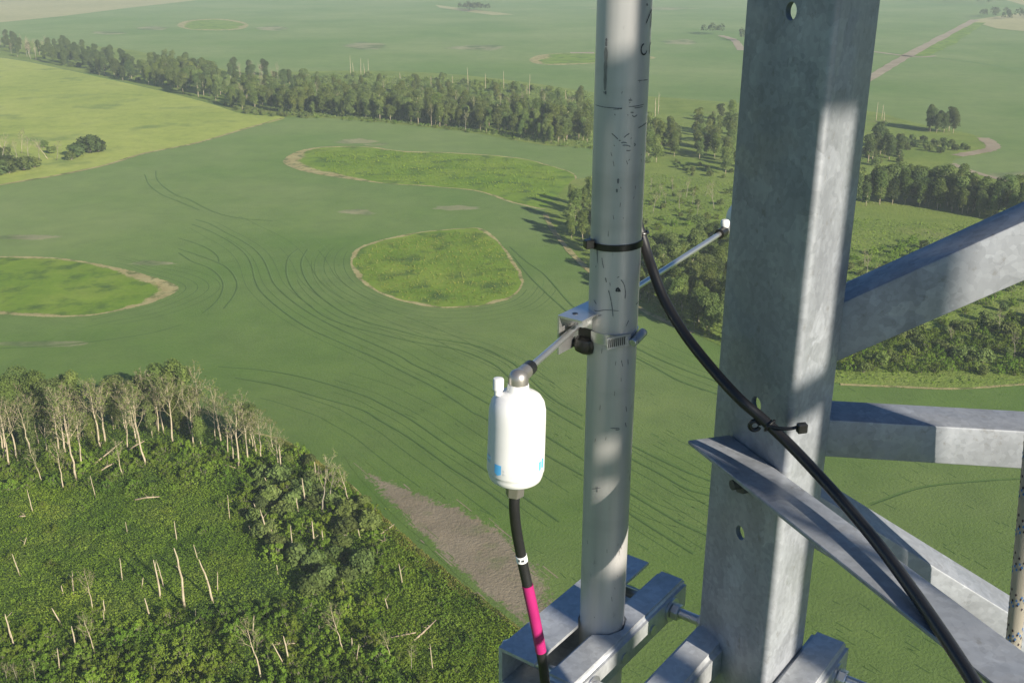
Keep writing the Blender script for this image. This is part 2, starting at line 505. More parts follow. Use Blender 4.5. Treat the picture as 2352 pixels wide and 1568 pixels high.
def ring_sheet(name, loops, values, z, mat):
    """concentric loops of equal length, outermost first; 'edge' value per loop"""
    n = len(loops[0]); verts, val, faces = [], [], []
    for L_, e in zip(loops, values):
        verts += [(p[0], p[1], z) for p in L_]; val += [e]*n
    for k in range(len(loops)-1):
        for i in range(n):
            faces.append((k*n+i, k*n+(i+1) % n, (k+1)*n+(i+1) % n, (k+1)*n+i))
    o0 = (len(loops)-1)*n
    from mathutils.geometry import tessellate_polygon
    pin = loops[-1]
    ain = sum(pin[i][0]*pin[(i+1) % n][1]-pin[(i+1) % n][0]*pin[i][1] for i in range(n))
    for t in tessellate_polygon([[Vector((p[0], p[1], 0)) for p in pin]]):
        p0, p1, p2 = (pin[i] for i in t)
        cr = (p1[0]-p0[0])*(p2[1]-p0[1])-(p1[1]-p0[1])*(p2[0]-p0[0])
        faces.append(tuple(o0+i for i in (t if cr*ain > 0 else t[::-1])))
    ar = sum(loops[0][i][0]*loops[0][(i+1) % n][1]-loops[0][(i+1) % n][0]*loops[0][i][1] for i in range(n))
    if ar < 0: faces = [f[::-1] for f in faces]
    me = bpy.data.meshes.new(name); me.from_pydata(verts, [], faces)
    at = me.attributes.new('edge', 'FLOAT', 'POINT'); at.data.foreach_set('value', val)
    me.materials.append(mat); me.update()
    o = bpy.data.objects.new(name, me); COL.objects.link(o); o['kind'] = 'structure'
    return o
def rough_loop(pts, n=10, amp=0.5, closed=True, seed=1):
    """smooth a loop of ground points and roughen it"""
    P = [np.array(p) for p in pts]
    m = len(P)
    r_ = np.random.default_rng(seed)
    out = []
    for i in range(m):
        a, b, c, d = P[i-1], P[i], P[(i+1) % m], P[(i+2) % m]
        for k in range(n):
            t = k/n
            out.append(0.5*((2*b)+(-a+c)*t+(2*a-5*b+4*c-d)*t*t+(-a+3*b-3*c+d)*t**3))
    out = np.array(out)
    j = r_.normal(size=out.shape)
    j = (j + np.roll(j, 1, 0) + np.roll(j, -1, 0))/3
    return out + j*amp
def strip_mesh(lines, z, mat, name, kind='structure'):
    """lines: list of (2-D points, width)"""
    mb = MB()
    for pts, w in lines:
        P = np.array(pts)
        if len(P) < 2: continue
        t = np.gradient(P, axis=0)
        t /= (np.linalg.norm(t, axis=1, keepdims=True)+1e-9)
        nn = np.stack([-t[:, 1], t[:, 0]], 1)
        wv = w*(0.8+0.4*rng.random(len(P)))[:, None]/2
        a = P+nn*wv; b = P-nn*wv
        n = len(P)
        v = [(q[0], q[1], z) for q in b] + [(q[0], q[1], z) for q in a]
        mb.add(v, [(i, i+1, n+i+1, n+i) for i in range(n-1)])
    o = mb.build(name, mat, None, False)
    o['kind'] = kind
    return o
def in_poly(poly, x, y):
    P = np.array(poly); n = len(P)
    c = False; j = n-1
    for i in range(n):
        if ((P[i][1] > y) != (P[j][1] > y)) and (x < (P[j][0]-P[i][0])*(y-P[i][1])/(P[j][1]-P[i][1]+1e-12)+P[i][0]):
            c = not c
        j = i
    return c
def scatter(poly, spacing, nmax, seed=0, avoid=()):
    """random points inside a ground polygon, kept apart"""
    r_ = random.Random(seed)
    xs = [p[0] for p in poly]; ys = [p[1] for p in poly]
    out = []; cell = {}
    tries = 0
    while len(out) < nmax and tries < nmax*40:
        tries += 1
        x = r_.uniform(min(xs), max(xs)); y = r_.uniform(min(ys), max(ys))
        if not in_poly(poly, x, y): continue
        k = (int(x//spacing), int(y//spacing))
        ok = True
        for i in (-1, 0, 1):
            for j in (-1, 0, 1):
                for q in cell.get((k[0]+i, k[1]+j), ()):
                    if (q[0]-x)**2+(q[1]-y)**2 < spacing**2: ok = False
        if not ok or any(in_poly(a, x, y) for a in avoid): continue
        cell.setdefault(k, []).append((x, y)); out.append((x, y))
    return out

# ------------------------------------------------------------------ the land
BIG = 13000.0
g = sheet('crop_field', [(-BIG, -2000), (BIG, -2000), (BIG, 2*BIG), (-BIG, 2*BIG)], 0.0, M['crop'])

# pale fields far off
sheet('far_pale_field', GL([(-700, -60), (-300, -45), (300, -20), (480, -2), (300, 18), (140, 38), (0, 52), (-300, 70), (-700, 90)]), 0.10, M['pale_field'])
sheet('far_pale_field', GL([(2225, 48), (2290, 38), (2352, 30), (2700, 20), (2700, 75), (2352, 72), (2290, 66)]), 0.10, M['pale_field'])
sheet('far_pale_field', GL([(2060, -30), (2300, -2), (2352, 12), (2700, 30), (2700, -60), (2200, -60)]), 0.11, M['pale_field'])
sheet('far_meadow', GL([(1000, 12), (1080, 22), (1150, 30), (1180, 34), (1130, 35), (1070, 27), (1010, 18)]), 0.1, M['pale_field'])
patches = [(250, 76, 45, 4), (350, 66, 38, 5), (628, 66, 38, 5), (845, 106, 52, 9), (1490, 20, 120, 4), (1100, 110, 70, 7), (860, 330, 30, 5),
           (820, 487, 40, 6), (1560, 97, 40, 6), (2320, 405, 60, 12), (60, 545, 70, 6), (345, 605, 50, 5), (1050, 478, 60, 6), (820, 325, 50, 6), (100, 790, 130, 8)]
for i, (x, y, rx, ry) in enumerate(patches):
    pp = [G(x+rx*math.cos(t)*(0.75+0.5*random.random()), y+ry*math.sin(t)*(0.75+0.5*random.random())) for t in np.linspace(0, 2*math.pi, 14)[:-1]]
    lp_ = rough_loop(pp, 4, 0.2, seed=i); cc_ = lp_.mean(0)
    ring_sheet('thin_crop_patch', [cc_+(lp_-cc_)*1.35, cc_+(lp_-cc_)*0.55], [0.0, 1.0], 0.006+0.0005*i, M['patch_edge'])

# meadow on the left
meadow = GL([(-700, 60), (-300, 90), (0, 133), (100, 150), (330, 200), (480, 238), (560, 262), (655, 270), (560, 296), (450, 328), (330, 352), (240, 379), (120, 404), (0, 424), (-300, 480), (-700, 560)])
sheet('meadow', rough_loop(meadow, 5, 0.5, seed=3), 0.075, M['meadow'])
strip_mesh([(smooth(GL([(-300, 481), (0, 425), (120, 405), (240, 380), (330, 353), (450, 329), (560, 297), (650, 272)]), 12), 2.0)], 0.09, M['dry'], 'meadow_edge')

# bushland belt and the rough land on the right
bush_poly = [(-600, 60), (-300, 75), (0, 88), (130, 100), (300, 115), (520, 160), (640, 165), (800, 163), (1000, 168), (1200, 188), (1370, 213), (1500, 222), (1690, 236),
             (1850, 246), (2000, 256), (2100, 282), (2230, 308), (2285, 335), (2270, 352), (2205, 362), (2190, 376), (2260, 398), (2352, 420), (2800, 470),
             (2800, 860), (2352, 882), (2200, 893), (1930, 880), (1800, 850), (1650, 790), (1530, 735), (1460, 700), (1345, 612), (1275, 535), (1250, 490), (1290, 440), (1315, 415),
             (1365, 400), (1365, 345), (1250, 333), (1100, 308), (950, 289), (800, 275), (655, 269), (560, 261), (480, 236), (330, 198), (100, 148), (0, 131), (-300, 88)]
sheet('rough_grassland', rough_loop(GL(bush_poly), 4, 0.6, seed=5), 0.06, M['bushland'])
# dry earthy rim where the field meets the bush
strip_mesh([(smooth(GL([(1252, 492), (1278, 540), (1345, 614), (1460, 702), (1530, 738), (1590, 765)]), 10), 1.7),
            (smooth(GL([(1930, 883), (2050, 888), (2200, 893), (2352, 883), (2600, 872)]), 10), 0.9)], 0.085, M['dry'], 'field_margin')

# rough grass islands in the crop, each with a dry rim
def island(pts, rim, seed, thick=None):
    L = rough_loop(GL(pts), 12, 0.12, seed=seed)
    t = np.roll(L, -1, 0)-np.roll(L, 1, 0); t /= np.linalg.norm(t, axis=1, keepdims=True)+1e-9
    nn = np.stack([t[:, 1], -t[:, 0]], 1)
    c = L.mean(0); d = L-c
    if (nn*d).sum() < 0: nn = -nn
    for _ in range(10): nn = (nn+np.roll(nn, 1, 0)+np.roll(nn, -1, 0))/3
    rw = np.random.default_rng(seed+90).normal(size=(len(L), 1))
    for _ in range(9): rw = (rw+np.roll(rw, 1, 0)+np.roll(rw, -1, 0))/3
    rw = np.clip(1.0+0.55*rw/(rw.std()+1e-6), 0.25, 2.2)
    sh = np.zeros_like(L)
    if thick is not None:           # widen one end of the rim
        ang, wd = thick
        u = np.array([math.cos(ang), math.sin(ang)])
        k = np.clip((d @ u)/np.linalg.norm(d, axis=1), 0, 1)[:, None]**4
        sh = -u*wd*k
    return ring_sheet('grass_island', [L+nn*rim*0.9, L-nn*rim*0.1*rw, L-nn*rim*0.6*rw+sh*0.6, L-nn*rim*1.6*rw+sh], [0.0, 0.9, 1.25, 2.0], 0.045, M['rim_edge'])
isl = {}
isl[1] = island([(652, 372), (680, 350), (740, 338), (850, 338), (920, 347), (1050, 352), (1180, 362), (1260, 380), (1320, 402), (1310, 432), (1262, 478), (1180, 466), (1100, 440), (1000, 429), (880, 421), (760, 405), (690, 391)], 0.95, 11, (math.pi, 9))
isl[2] = island([(808, 592), (822, 572), (860, 556), (950, 536), (1050, 526), (1108, 527), (1150, 562), (1190, 618), (1199, 650), (1170, 684), (1100, 702), (1010, 706), (920, 690), (850, 660), (815, 625)], 0.85, 12)
isl[3] = island([(-250, 640), (-120, 600), (0, 590), (130, 593), (250, 612), (340, 634), (407, 661), (360, 690), (290, 709), (170, 727), (0, 721), (-120, 708), (-220, 680)], 0.9, 13, (0.15, 5))
isl[4] = island([(411, 58), (435, 48), (500, 44), (550, 50), (566, 60), (545, 68), (500, 70), (440, 68)], 5, 14)
isl[5] = island([(1222, 136), (1250, 126), (1340, 122), (1450, 126), (1500, 134), (1400, 143), (1290, 149), (1235, 146)], 4, 15, (math.pi, 8))

# dirt tracks
strip_mesh([(smooth(GL([(1880, 250), (1995, 182), (2080, 131), (2160, 88), (2240, 46)]), 10), 8.5),
            (smooth(GL([(1900, 108), (2005, 119), (2100, 131), (2150, 129)]), 8), 5),
            (smooth(GL([(2198, 358), (2245, 350), (2276, 343), (2280, 333), (2258, 317)]), 10), 6),
            (smooth(GL([(2188, 376), (2220, 390), (2270, 405), (2352, 424), (2500, 450)]), 8), 3.0),
            (smooth(GL([(1655, 82), (1685, 92), (1697, 106), (1702, 116)]), 8), 7),
            (smooth(GL([(1310, 122), (1365, 122)]), 4), 10)], 0.12, M['track'], 'dirt_track')
strip_mesh([(smooth(GL([(2100, 128), (2150, 106), (2240, 52)]), 8), 22)], 0.105, M['island'], 'track_verge')
strip_mesh([(smooth(GL([(2040, 121), (2200, 139), (2352, 162)]), 8), 6)], 0.104, M['crop_light'], 'track_verge')

# bare soil in the crop beside the wood
soil = [(835, 1080), (900, 1110), (960, 1135), (1030, 1155), (1100, 1190), (1180, 1245), (1240, 1310), (1275, 1385), (1250, 1440), (1195, 1430), (1120, 1370), (1040, 1290), (960, 1218), (890, 1150)]
SLP = rough_loop(GL(soil), 6, 0.2, seed=21); SLC = SLP.mean(0)
ring_sheet('bare_soil_patch', [SLC+(SLP-SLC)*1.22, SLC+(SLP-SLC)*0.80, SLC+(SLP-SLC)*0.5], [0.0, 0.72, 1.15], 0.046, M['soil_edge'])

# the soil patch and the crop run into each other along the drill rows
e1, e2 = [], []
SL = rough_loop(GL(soil), 6, 0.5, seed=21)
for i in range(70):
    p = SL[random.randrange(len(SL))] + np.array([random.gauss(0, 0.8), random.gauss(0, 0.8)])
    q = np.array(G(1000, 1200)); q = np.array(G(1010, 1208.5)) - q; q /= np.linalg.norm(q)
    ln = random.uniform(1.0, 5.5)
    ((e1 if random.random() < 0.55 else e2)).append(([p-q*ln*0.5, p, p+q*ln*0.5], random.uniform(0.08, 0.30)))
strip_mesh(e1, 0.052, M['crop'], 'crop_row')
strip_mesh(e2, 0.055, M['soil'], 'soil_row')
# wheel tracks and drill rows in the crop
Z1 = lambda p: zoomed(300, 380, 3.0157, p)
Z2 = lambda p: zoomed(900, 600, 2.4117, p)
Z3 = lambda p: zoomed(1500, 800, 2.24, p)
tramlines = [
    Z1([(270, 140), (275, 200), (330, 265), (430, 330), (520, 360), (700, 450), (900, 500), (1150, 520)]),
    Z1([(185, 170), (220, 250), (310, 320), (430, 370), (600, 440)]),
    Z1([(570, 510), (680, 545), (800, 610), (900, 660), (1000, 725), (1070, 800), (1110, 880), (1150, 980), (1220, 1060), (1330, 1150), (1470, 1240), (1620, 1320), (1800, 1400), (1960, 1470), (2111, 1540)]) +
    Z2([(320, 750), (470, 820), (600, 890), (760, 980), (1000, 1110), (1340, 1320)]),
    Z1([(540, 545), (660, 590), (780, 650), (880, 715), (950, 780), (990, 860), (1010, 950), (1050, 1040), (1150, 1140), (1280, 1240), (1420, 1330), (1600, 1410), (1780, 1490), (1940, 1560)]) +
    Z2([(270, 800), (430, 880), (560, 960), (680, 1040), (760, 1080), (1110, 1290), (1340, 1420)]),
    Z1([(1340, 730), (1270, 790), (1250, 880), (1270, 980), (1330, 1070), (1430, 1160), (1560, 1250), (1750, 1320), (1950, 1370), (2111, 1410)]) +
    Z2([(380, 625), (560, 655), (700, 700), (820, 760), (900, 830), (1110, 1000), (1340, 1140)]),
    Z1([(1410, 735), (1365, 820), (1375, 910), (1430, 1010), (1530, 1110), (1680, 1210), (1850, 1280), (2111, 1350)]) +
    Z2([(400, 590), (640, 625), (760, 660), (880, 720), (960, 775), (1150, 950), (1340, 1060)]),
    Z1([(440, 730), (560, 770), (700, 820), (800, 870), (860, 940), (880, 1010), (850, 1090), (780, 1180)]),
    Z1([(440, 760), (540, 825), (660, 870), (740, 930), (775, 1000), (750, 1090), (690, 1160), (620, 1215)]),
    Z1([(440, 650), (570, 690), (680, 740), (735, 790), (745, 830)]),
    [(500, 842), (600, 850), (700, 868)] + Z2([(0, 930), (150, 1000), (300, 1080), (430, 1170), (560, 1260), (700, 1350), (800, 1420), (1000, 1560), (1200, 1700)]),
    [(540, 868), (640, 886), (730, 912)] + Z2([(0, 1020), (120, 1090), (260, 1170), (390, 1260), (540, 1370), (650, 1440), (770, 1520), (900, 1620)]),
    Z2([(850, 20), (930, 110), (1020, 220), (1110, 310), (1220, 410), (1350, 520)]),
    Z2([(900, 40), (1000, 130), (1110, 210), (1270, 390), (1400, 480)]),
    Z3([(100, 110), (205, 160), (330, 220), (500, 290), (640, 340), (800, 400)]),
    Z3([(100, 165), (205, 215), (330, 280), (450, 345), (640, 410), (800, 470)]),
    Z3([(60, 640), (180, 705), (330, 780), (480, 850), (600, 895), (760, 960)]),
    Z3([(60, 710), (180, 780), (330, 860), (480, 945), (600, 980), (760, 1040)]),
    Z3([(60, 900), (165, 970), (330, 1070), (450, 1140), (580, 1200), (760, 1290)]),
    Z3([(60, 1010), (160, 1080), (280, 1160), (400, 1235), (520, 1310)]),
    [(0, 800), (150, 792), (330, 768), (420, 745)],
    [(2000, 1160), (2120, 1120), (2260, 1105), (2352, 1100)],
]
lines = [(smooth(GL(t), 8), 0.27) for t in tramlines]
strip_mesh(lines, 0.030, M['crop_dark'], 'wheel_track')
def offset_line(P, d):
    P = np.array(P)
    t = np.gradient(P, axis=0); t /= np.linalg.norm(t, axis=1, keepdims=True)+1e-9
    return P + np.stack([-t[:, 1], t[:, 0]], 1)*d
lights_ = [(offset_line(l, 0.40), 0.26) for l, w in lines]
strip_mesh(lights_, 0.026, M['crop_light'], 'crop_row_edge')
# fainter drill rows, parallel to the main wheel tracks
rows_d, rows_l = [], []
for base, ks in ((2, range(-3, 9)), (4, range(1, 5)), (9, range(-6, 4)), (16, range(-5, 7)), (18, range(-2, 6)), (13, range(-2, 4))):
    P0 = np.array(smooth(GL(tramlines[base]), 8))
    for k in ks:
        if k == 0: continue
        dd = k*2.4 + random.uniform(-0.25, 0.25)
        i0 = random.randrange(0, max(1, len(P0)//4)); i1 = len(P0)-random.randrange(0, max(1, len(P0)//5))
        (rows_d if k % 2 else rows_l).append((offset_line(P0, dd)[i0:i1], random.uniform(0.13, 0.2)))
# rows that sweep round the grass islands
for pts_, a0_, a1_ in (([(808, 592), (822, 572), (860, 556), (950, 536), (1050, 526), (1108, 527), (1150, 562), (1190, 618), (1199, 650), (1170, 684), (1100, 702), (1010, 706), (920, 690), (850, 660), (815, 625)], 0.50, 1.12),
                       ([(250, 612), (340, 634), (407, 661), (360, 690), (290, 709), (170, 727)], 0.0, 0.80)):
    C_ = rough_loop(GL(pts_), 10, 0.0, seed=2); cc_ = C_.mean(0)
    n_ = len(C_)
    for k in range(1, 9):
        idx = [int(i) % n_ for i in np.linspace(a0_*n_, a1_*n_, int(abs(a1_-a0_)*n_))]
        dv = C_-cc_; dv /= np.linalg.norm(dv, axis=1, keepdims=True)
        line_ = (C_+dv*(1.4*k+0.9+random.uniform(-.15, .15)))[idx]
        (rows_d if k % 2 else rows_l).append((line_[random.randrange(0, 12):len(line_)-random.randrange(1, 12)], random.uniform(0.13, 0.22)))
strip_mesh(rows_d, 0.0175, M['crop_row'], 'drill_row')
strip_mesh(rows_l, 0.0195, M['crop_light'], 'drill_row')
# many short gaps and darker plants in the near crop, all lying along the rows
mb_d = []
for i in range(320):
    x = random.uniform(900, 2352); y = random.uniform(850, 1568)
    p = np.array(G(x, y))
    q = np.array(G(x+10, y+5.6)) - p
    q /= np.linalg.norm(q)
    a = random.gauss(0, 0.08)
    q = np.array([q[0]*math.cos(a)-q[1]*math.sin(a), q[0]*math.sin(a)+q[1]*math.cos(a)])
    ln = random.uniform(0.4, 2.6)
    mb_d.append(([p, p+q*ln*0.5, p+q*ln], random.uniform(0.06, 0.2)))
strip_mesh(mb_d, 0.0215, M['crop_row'], 'crop_gap')

# ------------------------------------------------------------------ wood floor in the near left corner
wood_edge = [(-700, 1010), (-300, 985), (0, 968), (300, 965), (500, 978), (640, 1008), (700, 1042), (800, 1112), (870, 1182), (960, 1262), (1060, 1345), (1180, 1436), (1300, 1545), (1420, 1680)]
wood_poly = GL(wood_edge + [(1500, 2300), (-1500, 2300), (-1500, 1150)])
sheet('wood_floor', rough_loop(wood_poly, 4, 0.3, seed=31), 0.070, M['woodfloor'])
strip_mesh([(smooth(GL(wood_edge[4:]), 10), 0.6)], 0.082, M['dry'], 'field_margin')

# ------------------------------------------------------------------ foliage meshes
def quads(cen, nrm, size, jitter=0.35):
    """many small leaf-clump faces"""
    n = len(cen)
    nrm = nrm/(np.linalg.norm(nrm, axis=1, keepdims=True)+1e-9)
    h = rng.normal(size=(n, 3))
    t = np.cross(nrm, h); t /= np.linalg.norm(t, axis=1, keepdims=True)+1e-9
    b = np.cross(nrm, t)
    s = size[:, None]
    j = lambda: 1+jitter*rng.normal(size=(n, 1))
    v = np.stack([cen - t*s*j() - b*s*j()*0.3, cen + b*s*j()*-0.8 + t*s*0.25, cen + t*s*j() + b*s*0.25, cen + b*s*j()*0.8 - t*s*0.2], 1)
    return v.reshape(-1, 3)
def np_mesh(name, verts, mat):
    n = len(verts)//4
    me = bpy.data.meshes.new(name)
    me.vertices.add(len(verts)); me.vertices.foreach_set('co', verts.astype(np.float32).ravel())
    me.loops.add(4*n); me.loops.foreach_set('vertex_index', np.arange(4*n, dtype=np.int32))
    me.polygons.add(n); me.polygons.foreach_set('loop_start', np.arange(0, 4*n, 4, dtype=np.int32))
    me.materials.append(mat)
    me.update(calc_edges=True)
    return me
def blob(c, rad, n, size, up=0.35, shell=0.5):
    d = rng.normal(size=(n, 3)); d /= np.linalg.norm(d, axis=1, keepdims=True)
    d[:, 2] = np.where(d[:, 2] < -0.35, -d[:, 2], d[:, 2])
    k = shell + (1-shell)*rng.random((n, 1))**0.6
    p = np.array(c) + d*k*np.array(rad)
    nn = d + 0.55*rng.normal(size=(n, 3)); nn[:, 2] += up
    return quads(p, nn, size*(0.6+0.8*rng.random(n)))
def aspen_meshes(i, mat, h=13.0, dense=1.0, narrow=1.0):
    r_ = random.Random(100+i)
    tr = MB()
    bend = [(r_.uniform(-.25, .25)*k/3, r_.uniform(-.25, .25)*k/3, h*0.95*k/6) for k in range(7)]
    tr.tube(bend, [0.17*(1-k/7.5)+0.02 for k in range(7)], 6)
    parts = []
    nl = r_.randint(13, 18)
    for k in range(nl):
        t = k/(nl-1)
        z = h*(0.22+0.66*t)
        rr = (0.9+1.25*math.sin(math.pi*(0.15+0.50*t))**0.8)*narrow*r_.uniform(0.45, 0.95)*h/13
        a = r_.uniform(0, 6.28); off = narrow*r_.uniform(0.2, 1.35)*(1-0.35*abs(t-0.55))*h/13
        c = (math.cos(a)*off, math.sin(a)*off, z)
        parts.append(blob(c, (rr, rr, rr*r_.uniform(0.75, 1.15)), int(150*dense*rr*rr/2.0)+40, 0.205*h/13))
        tr.tube([bend[min(5, int(t*5)+1)], ((c[0]+bend[3][0])/2, c[1]/2, z-0.5), c], [0.06, 0.04, 0.02], 4, False)
    return tr.mesh('trunk', M['pale_bark']), np_mesh('crown', np.concatenate(parts), mat)
def shrub_meshes(i, mat, r0=2.2, h=3.2, size=0.22, n=60):
    r_ = random.Random(300+i)
    tr = MB(); parts = []
    for k in range(r_.randint(6, 9)):
        a = r_.uniform(0, 6.28); d = r0*0.62*math.sqrt(r_.random())
        rr = r0*r_.uniform(0.35, 0.6); z = h*(1-0.45*(d/r0))*r_.uniform(0.5, 0.8)
        c = (math.cos(a)*d, math.sin(a)*d, z)
        parts.append(blob(c, (rr, rr, rr*0.85), int(n*rr*rr)+25, size))
        parts.append(blob((c[0]*1.1, c[1]*1.1, z*0.45), (rr*0.8, rr*0.8, z*0.5), int(n*0.5*rr*rr)+10, size))
        tr.tube([(c[0]*0.15, c[1]*0.15, 0), (c[0]*0.6, c[1]*0.6, z*0.6), c], [0.06, 0.045, 0.02], 5, False)
    return tr.mesh('stem', M['grey_bark']), np_mesh('foliage', np.concatenate(parts), mat)
def ragged_bush(i, mat, r0=1.9, h=2.6):
    r_ = random.Random(900+i)
    tr = MB(); parts = []
    ex = r_.uniform(0.7, 1.4); ea = r_.uniform(0, 3.14)
    for k in range(r_.randint(15, 22)):
        a = r_.uniform(0, 6.28); d = r0*math.sqrt(r_.random())
        x, y = d*math.cos(a)*ex, d*math.sin(a)/ex
        x, y = x*math.cos(ea)-y*math.sin(ea), x*math.sin(ea)+y*math.cos(ea)
        rr = r_.uniform(0.22, 0.55)*(1.15-0.4*d/r0); z = h*(1-0.55*(d/r0)**2)*r_.uniform(0.25, 0.95)
        parts.append(blob((x, y, z), (rr, rr, rr*r_.uniform(0.9, 1.9)), int(120*rr)+14, 0.115, 0.25, 0.35))
        tr.tube([(x*0.2, y*0.2, 0), (x*0.6, y*0.6, z*0.55), (x, y, z+rr*0.5)], [0.05, 0.035, 0.015], 4, False)
    n = 260
    q = rng.normal(size=(n, 3))*np.array([r0*0.55, r0*0.55, 0]); q[:, 2] = 0.1+rng.random(n)*h*0.5
    parts.append(quads(q, rng.normal(size=(n, 3))+np.array([0, 0, 0.6]), 0.13*(0.6+0.8*rng.random(n))))
    return tr.mesh('stem', M['grey_bark']), np_mesh('foliage', np.concatenate(parts), mat)
def bare_meshes(i, h=13.0, leafy=0.5, bark='pale_bark'):
    r_ = random.Random(500+i)
    tr, br = MB(), MB()
    lean = (r_.uniform(-.05, .05), r_.uniform(-.05, .05))
    P = [Vector((lean[0]*h*t+r_.uniform(-.12, .12)*(t > 0), lean[1]*h*t+r_.uniform(-.12, .12)*(t > 0), h*t)) for t in [k/8 for k in range(9)]]
    rad = [0.165*(1-0.88*k/8) for k in range(9)]
    tr.tube(P, [q*1.05 for q in rad], 7)
    pts = []
    nb = r_.randint(9, 13)
    for b in range(nb):
        t = 0.45+0.53*(b/nb)
        k = min(7, int(t*8)); f = t*8-k
        o = P[k].lerp(P[k+1], f)
        a = b*2.4+r_.uniform(-.5, .5)
        ln = (1.15-t)*h*0.36*r_.uniform(0.6, 1.25)+0.5
        out = Vector((math.cos(a), math.sin(a), 0))
        el = r_.uniform(0.8, 1.5)
        q = [o, o+out*ln*0.36+Vector((0, 0, ln*0.40*el)), o+out*ln*0.58+Vector((0, 0, ln*0.95*el))]
        br.tube(q, [0.055*(1.2-t), 0.04*(1.25-t)+0.012, 0.012], 4, False)
        for s in range(6):
            u = r_.uniform(0.3, 1.0)
            oo = q[0].lerp(q[1], u*2) if u < 0.5 else q[1].lerp(q[2], u*2-1)
            dv = Vector((r_.gauss(0, .5), r_.gauss(0, .5), r_.uniform(0.2, 1.0))) + out*0.3
            dv.normalize()
            l2 = ln*r_.uniform(0.22, 0.45)
            br.tube([oo, oo+dv*l2*0.5+Vector((0, 0, 0.05)), oo+dv*l2], [0.024, 0.019, 0.011], 3, False)
            pts.append(oo+dv*l2); pts.append(oo+dv*l2*0.6)
            for s2 in range(3):
                d3 = (dv+Vector((r_.gauss(0, .6), r_.gauss(0, .6), r_.gauss(0.2, .4)))).normalized()
                br.tube([oo+dv*l2*0.6, oo+dv*l2*0.6+d3*l2*0.6], [0.015, 0.010], 3, False)
                pts.append(oo+dv*l2*0.6+d3*l2*0.6)
    me_l = None
    if leafy > 0:
        pts = [p for p in pts if r_.random() < leafy]
        c = np.array([list(p) for p in pts for _ in range(3)])
        c = c + rng.normal(size=c.shape)*0.28
        me_l = np_mesh('leaves', quads(c, rng.normal(size=c.shape), 0.11*(0.6+0.8*rng.random(len(c)))), M['sparse_leaf'])
    return tr.mesh('trunk', M[bark]), br.mesh('branches', M['twig']), me_l
def snag_mesh(i, h, r0=0.15, stubs=2, crook=0.0):
    r_ = random.Random(700+i)
    mb = MB()
    P = [Vector((r_.uniform(-.05, .05)*h*0.15+crook*math.sin(2.2*k/6)*h*0.1, r_.uniform(-.05, .05)*h*0.1, h*k/6)) for k in range(7)]
    mb.tube(P, [r0*(1-0.5*k/6) for k in range(6)]+[r0*0.28], 8)
    for s in range(stubs):
        k = r_.randint(2, 5); a = r_.uniform(0, 6.28)
        ln = r_.uniform(0.25, 0.9)
        mb.tube([P[k], P[k]+Vector((math.cos(a)*ln, math.sin(a)*ln, ln*0.7))], [r0*0.35, r0*0.14], 5)
    return mb.mesh('dead_trunk', M['pale_bark'])

def put(meshes, names, name, x, y, scale, rz, label, cat, group, lean=(0, 0), z=0.06):
    root = empty(name, (x, y, z))
    root.rotation_mode = 'ZYX'
    root.rotation_euler = (lean[0], lean[1], rz)
    root.scale = scale if hasattr(scale, '__len__') else (scale,)*3
    for me, nm in zip(meshes, names):
        if me is None: continue
        c = bpy.data.objects.new(nm, me)
        COL.objects.link(c); c.parent = root
    tag(root, label, cat, group)
    return root

ASPEN = [aspen_meshes(i, M['aspen_leaf'] if i % 2 else M['willow_leaf'], 13.0, 1.0, (1.0, 1.25, 1.5, 1.15)[i % 4]) for i in range(8)]
ASPEN_D = [aspen_meshes(20+i, M['dark_leaf'], 12.0, 1.0, 1.25) for i in range(3)]
WILLOW = [shrub_meshes(i, M['willow_leaf']) for i in range(5)]
WILLOW_D = [shrub_meshes(20+i, M['dark_leaf']) for i in range(3)]
BUSH = [ragged_bush(40+i, M['under_leaf']) for i in range(7)]
BARE = [bare_meshes(i, 13.0, 0.4) for i in range(6)]
BARE_DRY = [bare_meshes(20+i, 11.0, 0.12, 'grey_bark') for i in range(3)]
TN, SN, BN = ('trunk', 'crown'), ('stem', 'foliage'), ('trunk', 'branches', 'leaves')

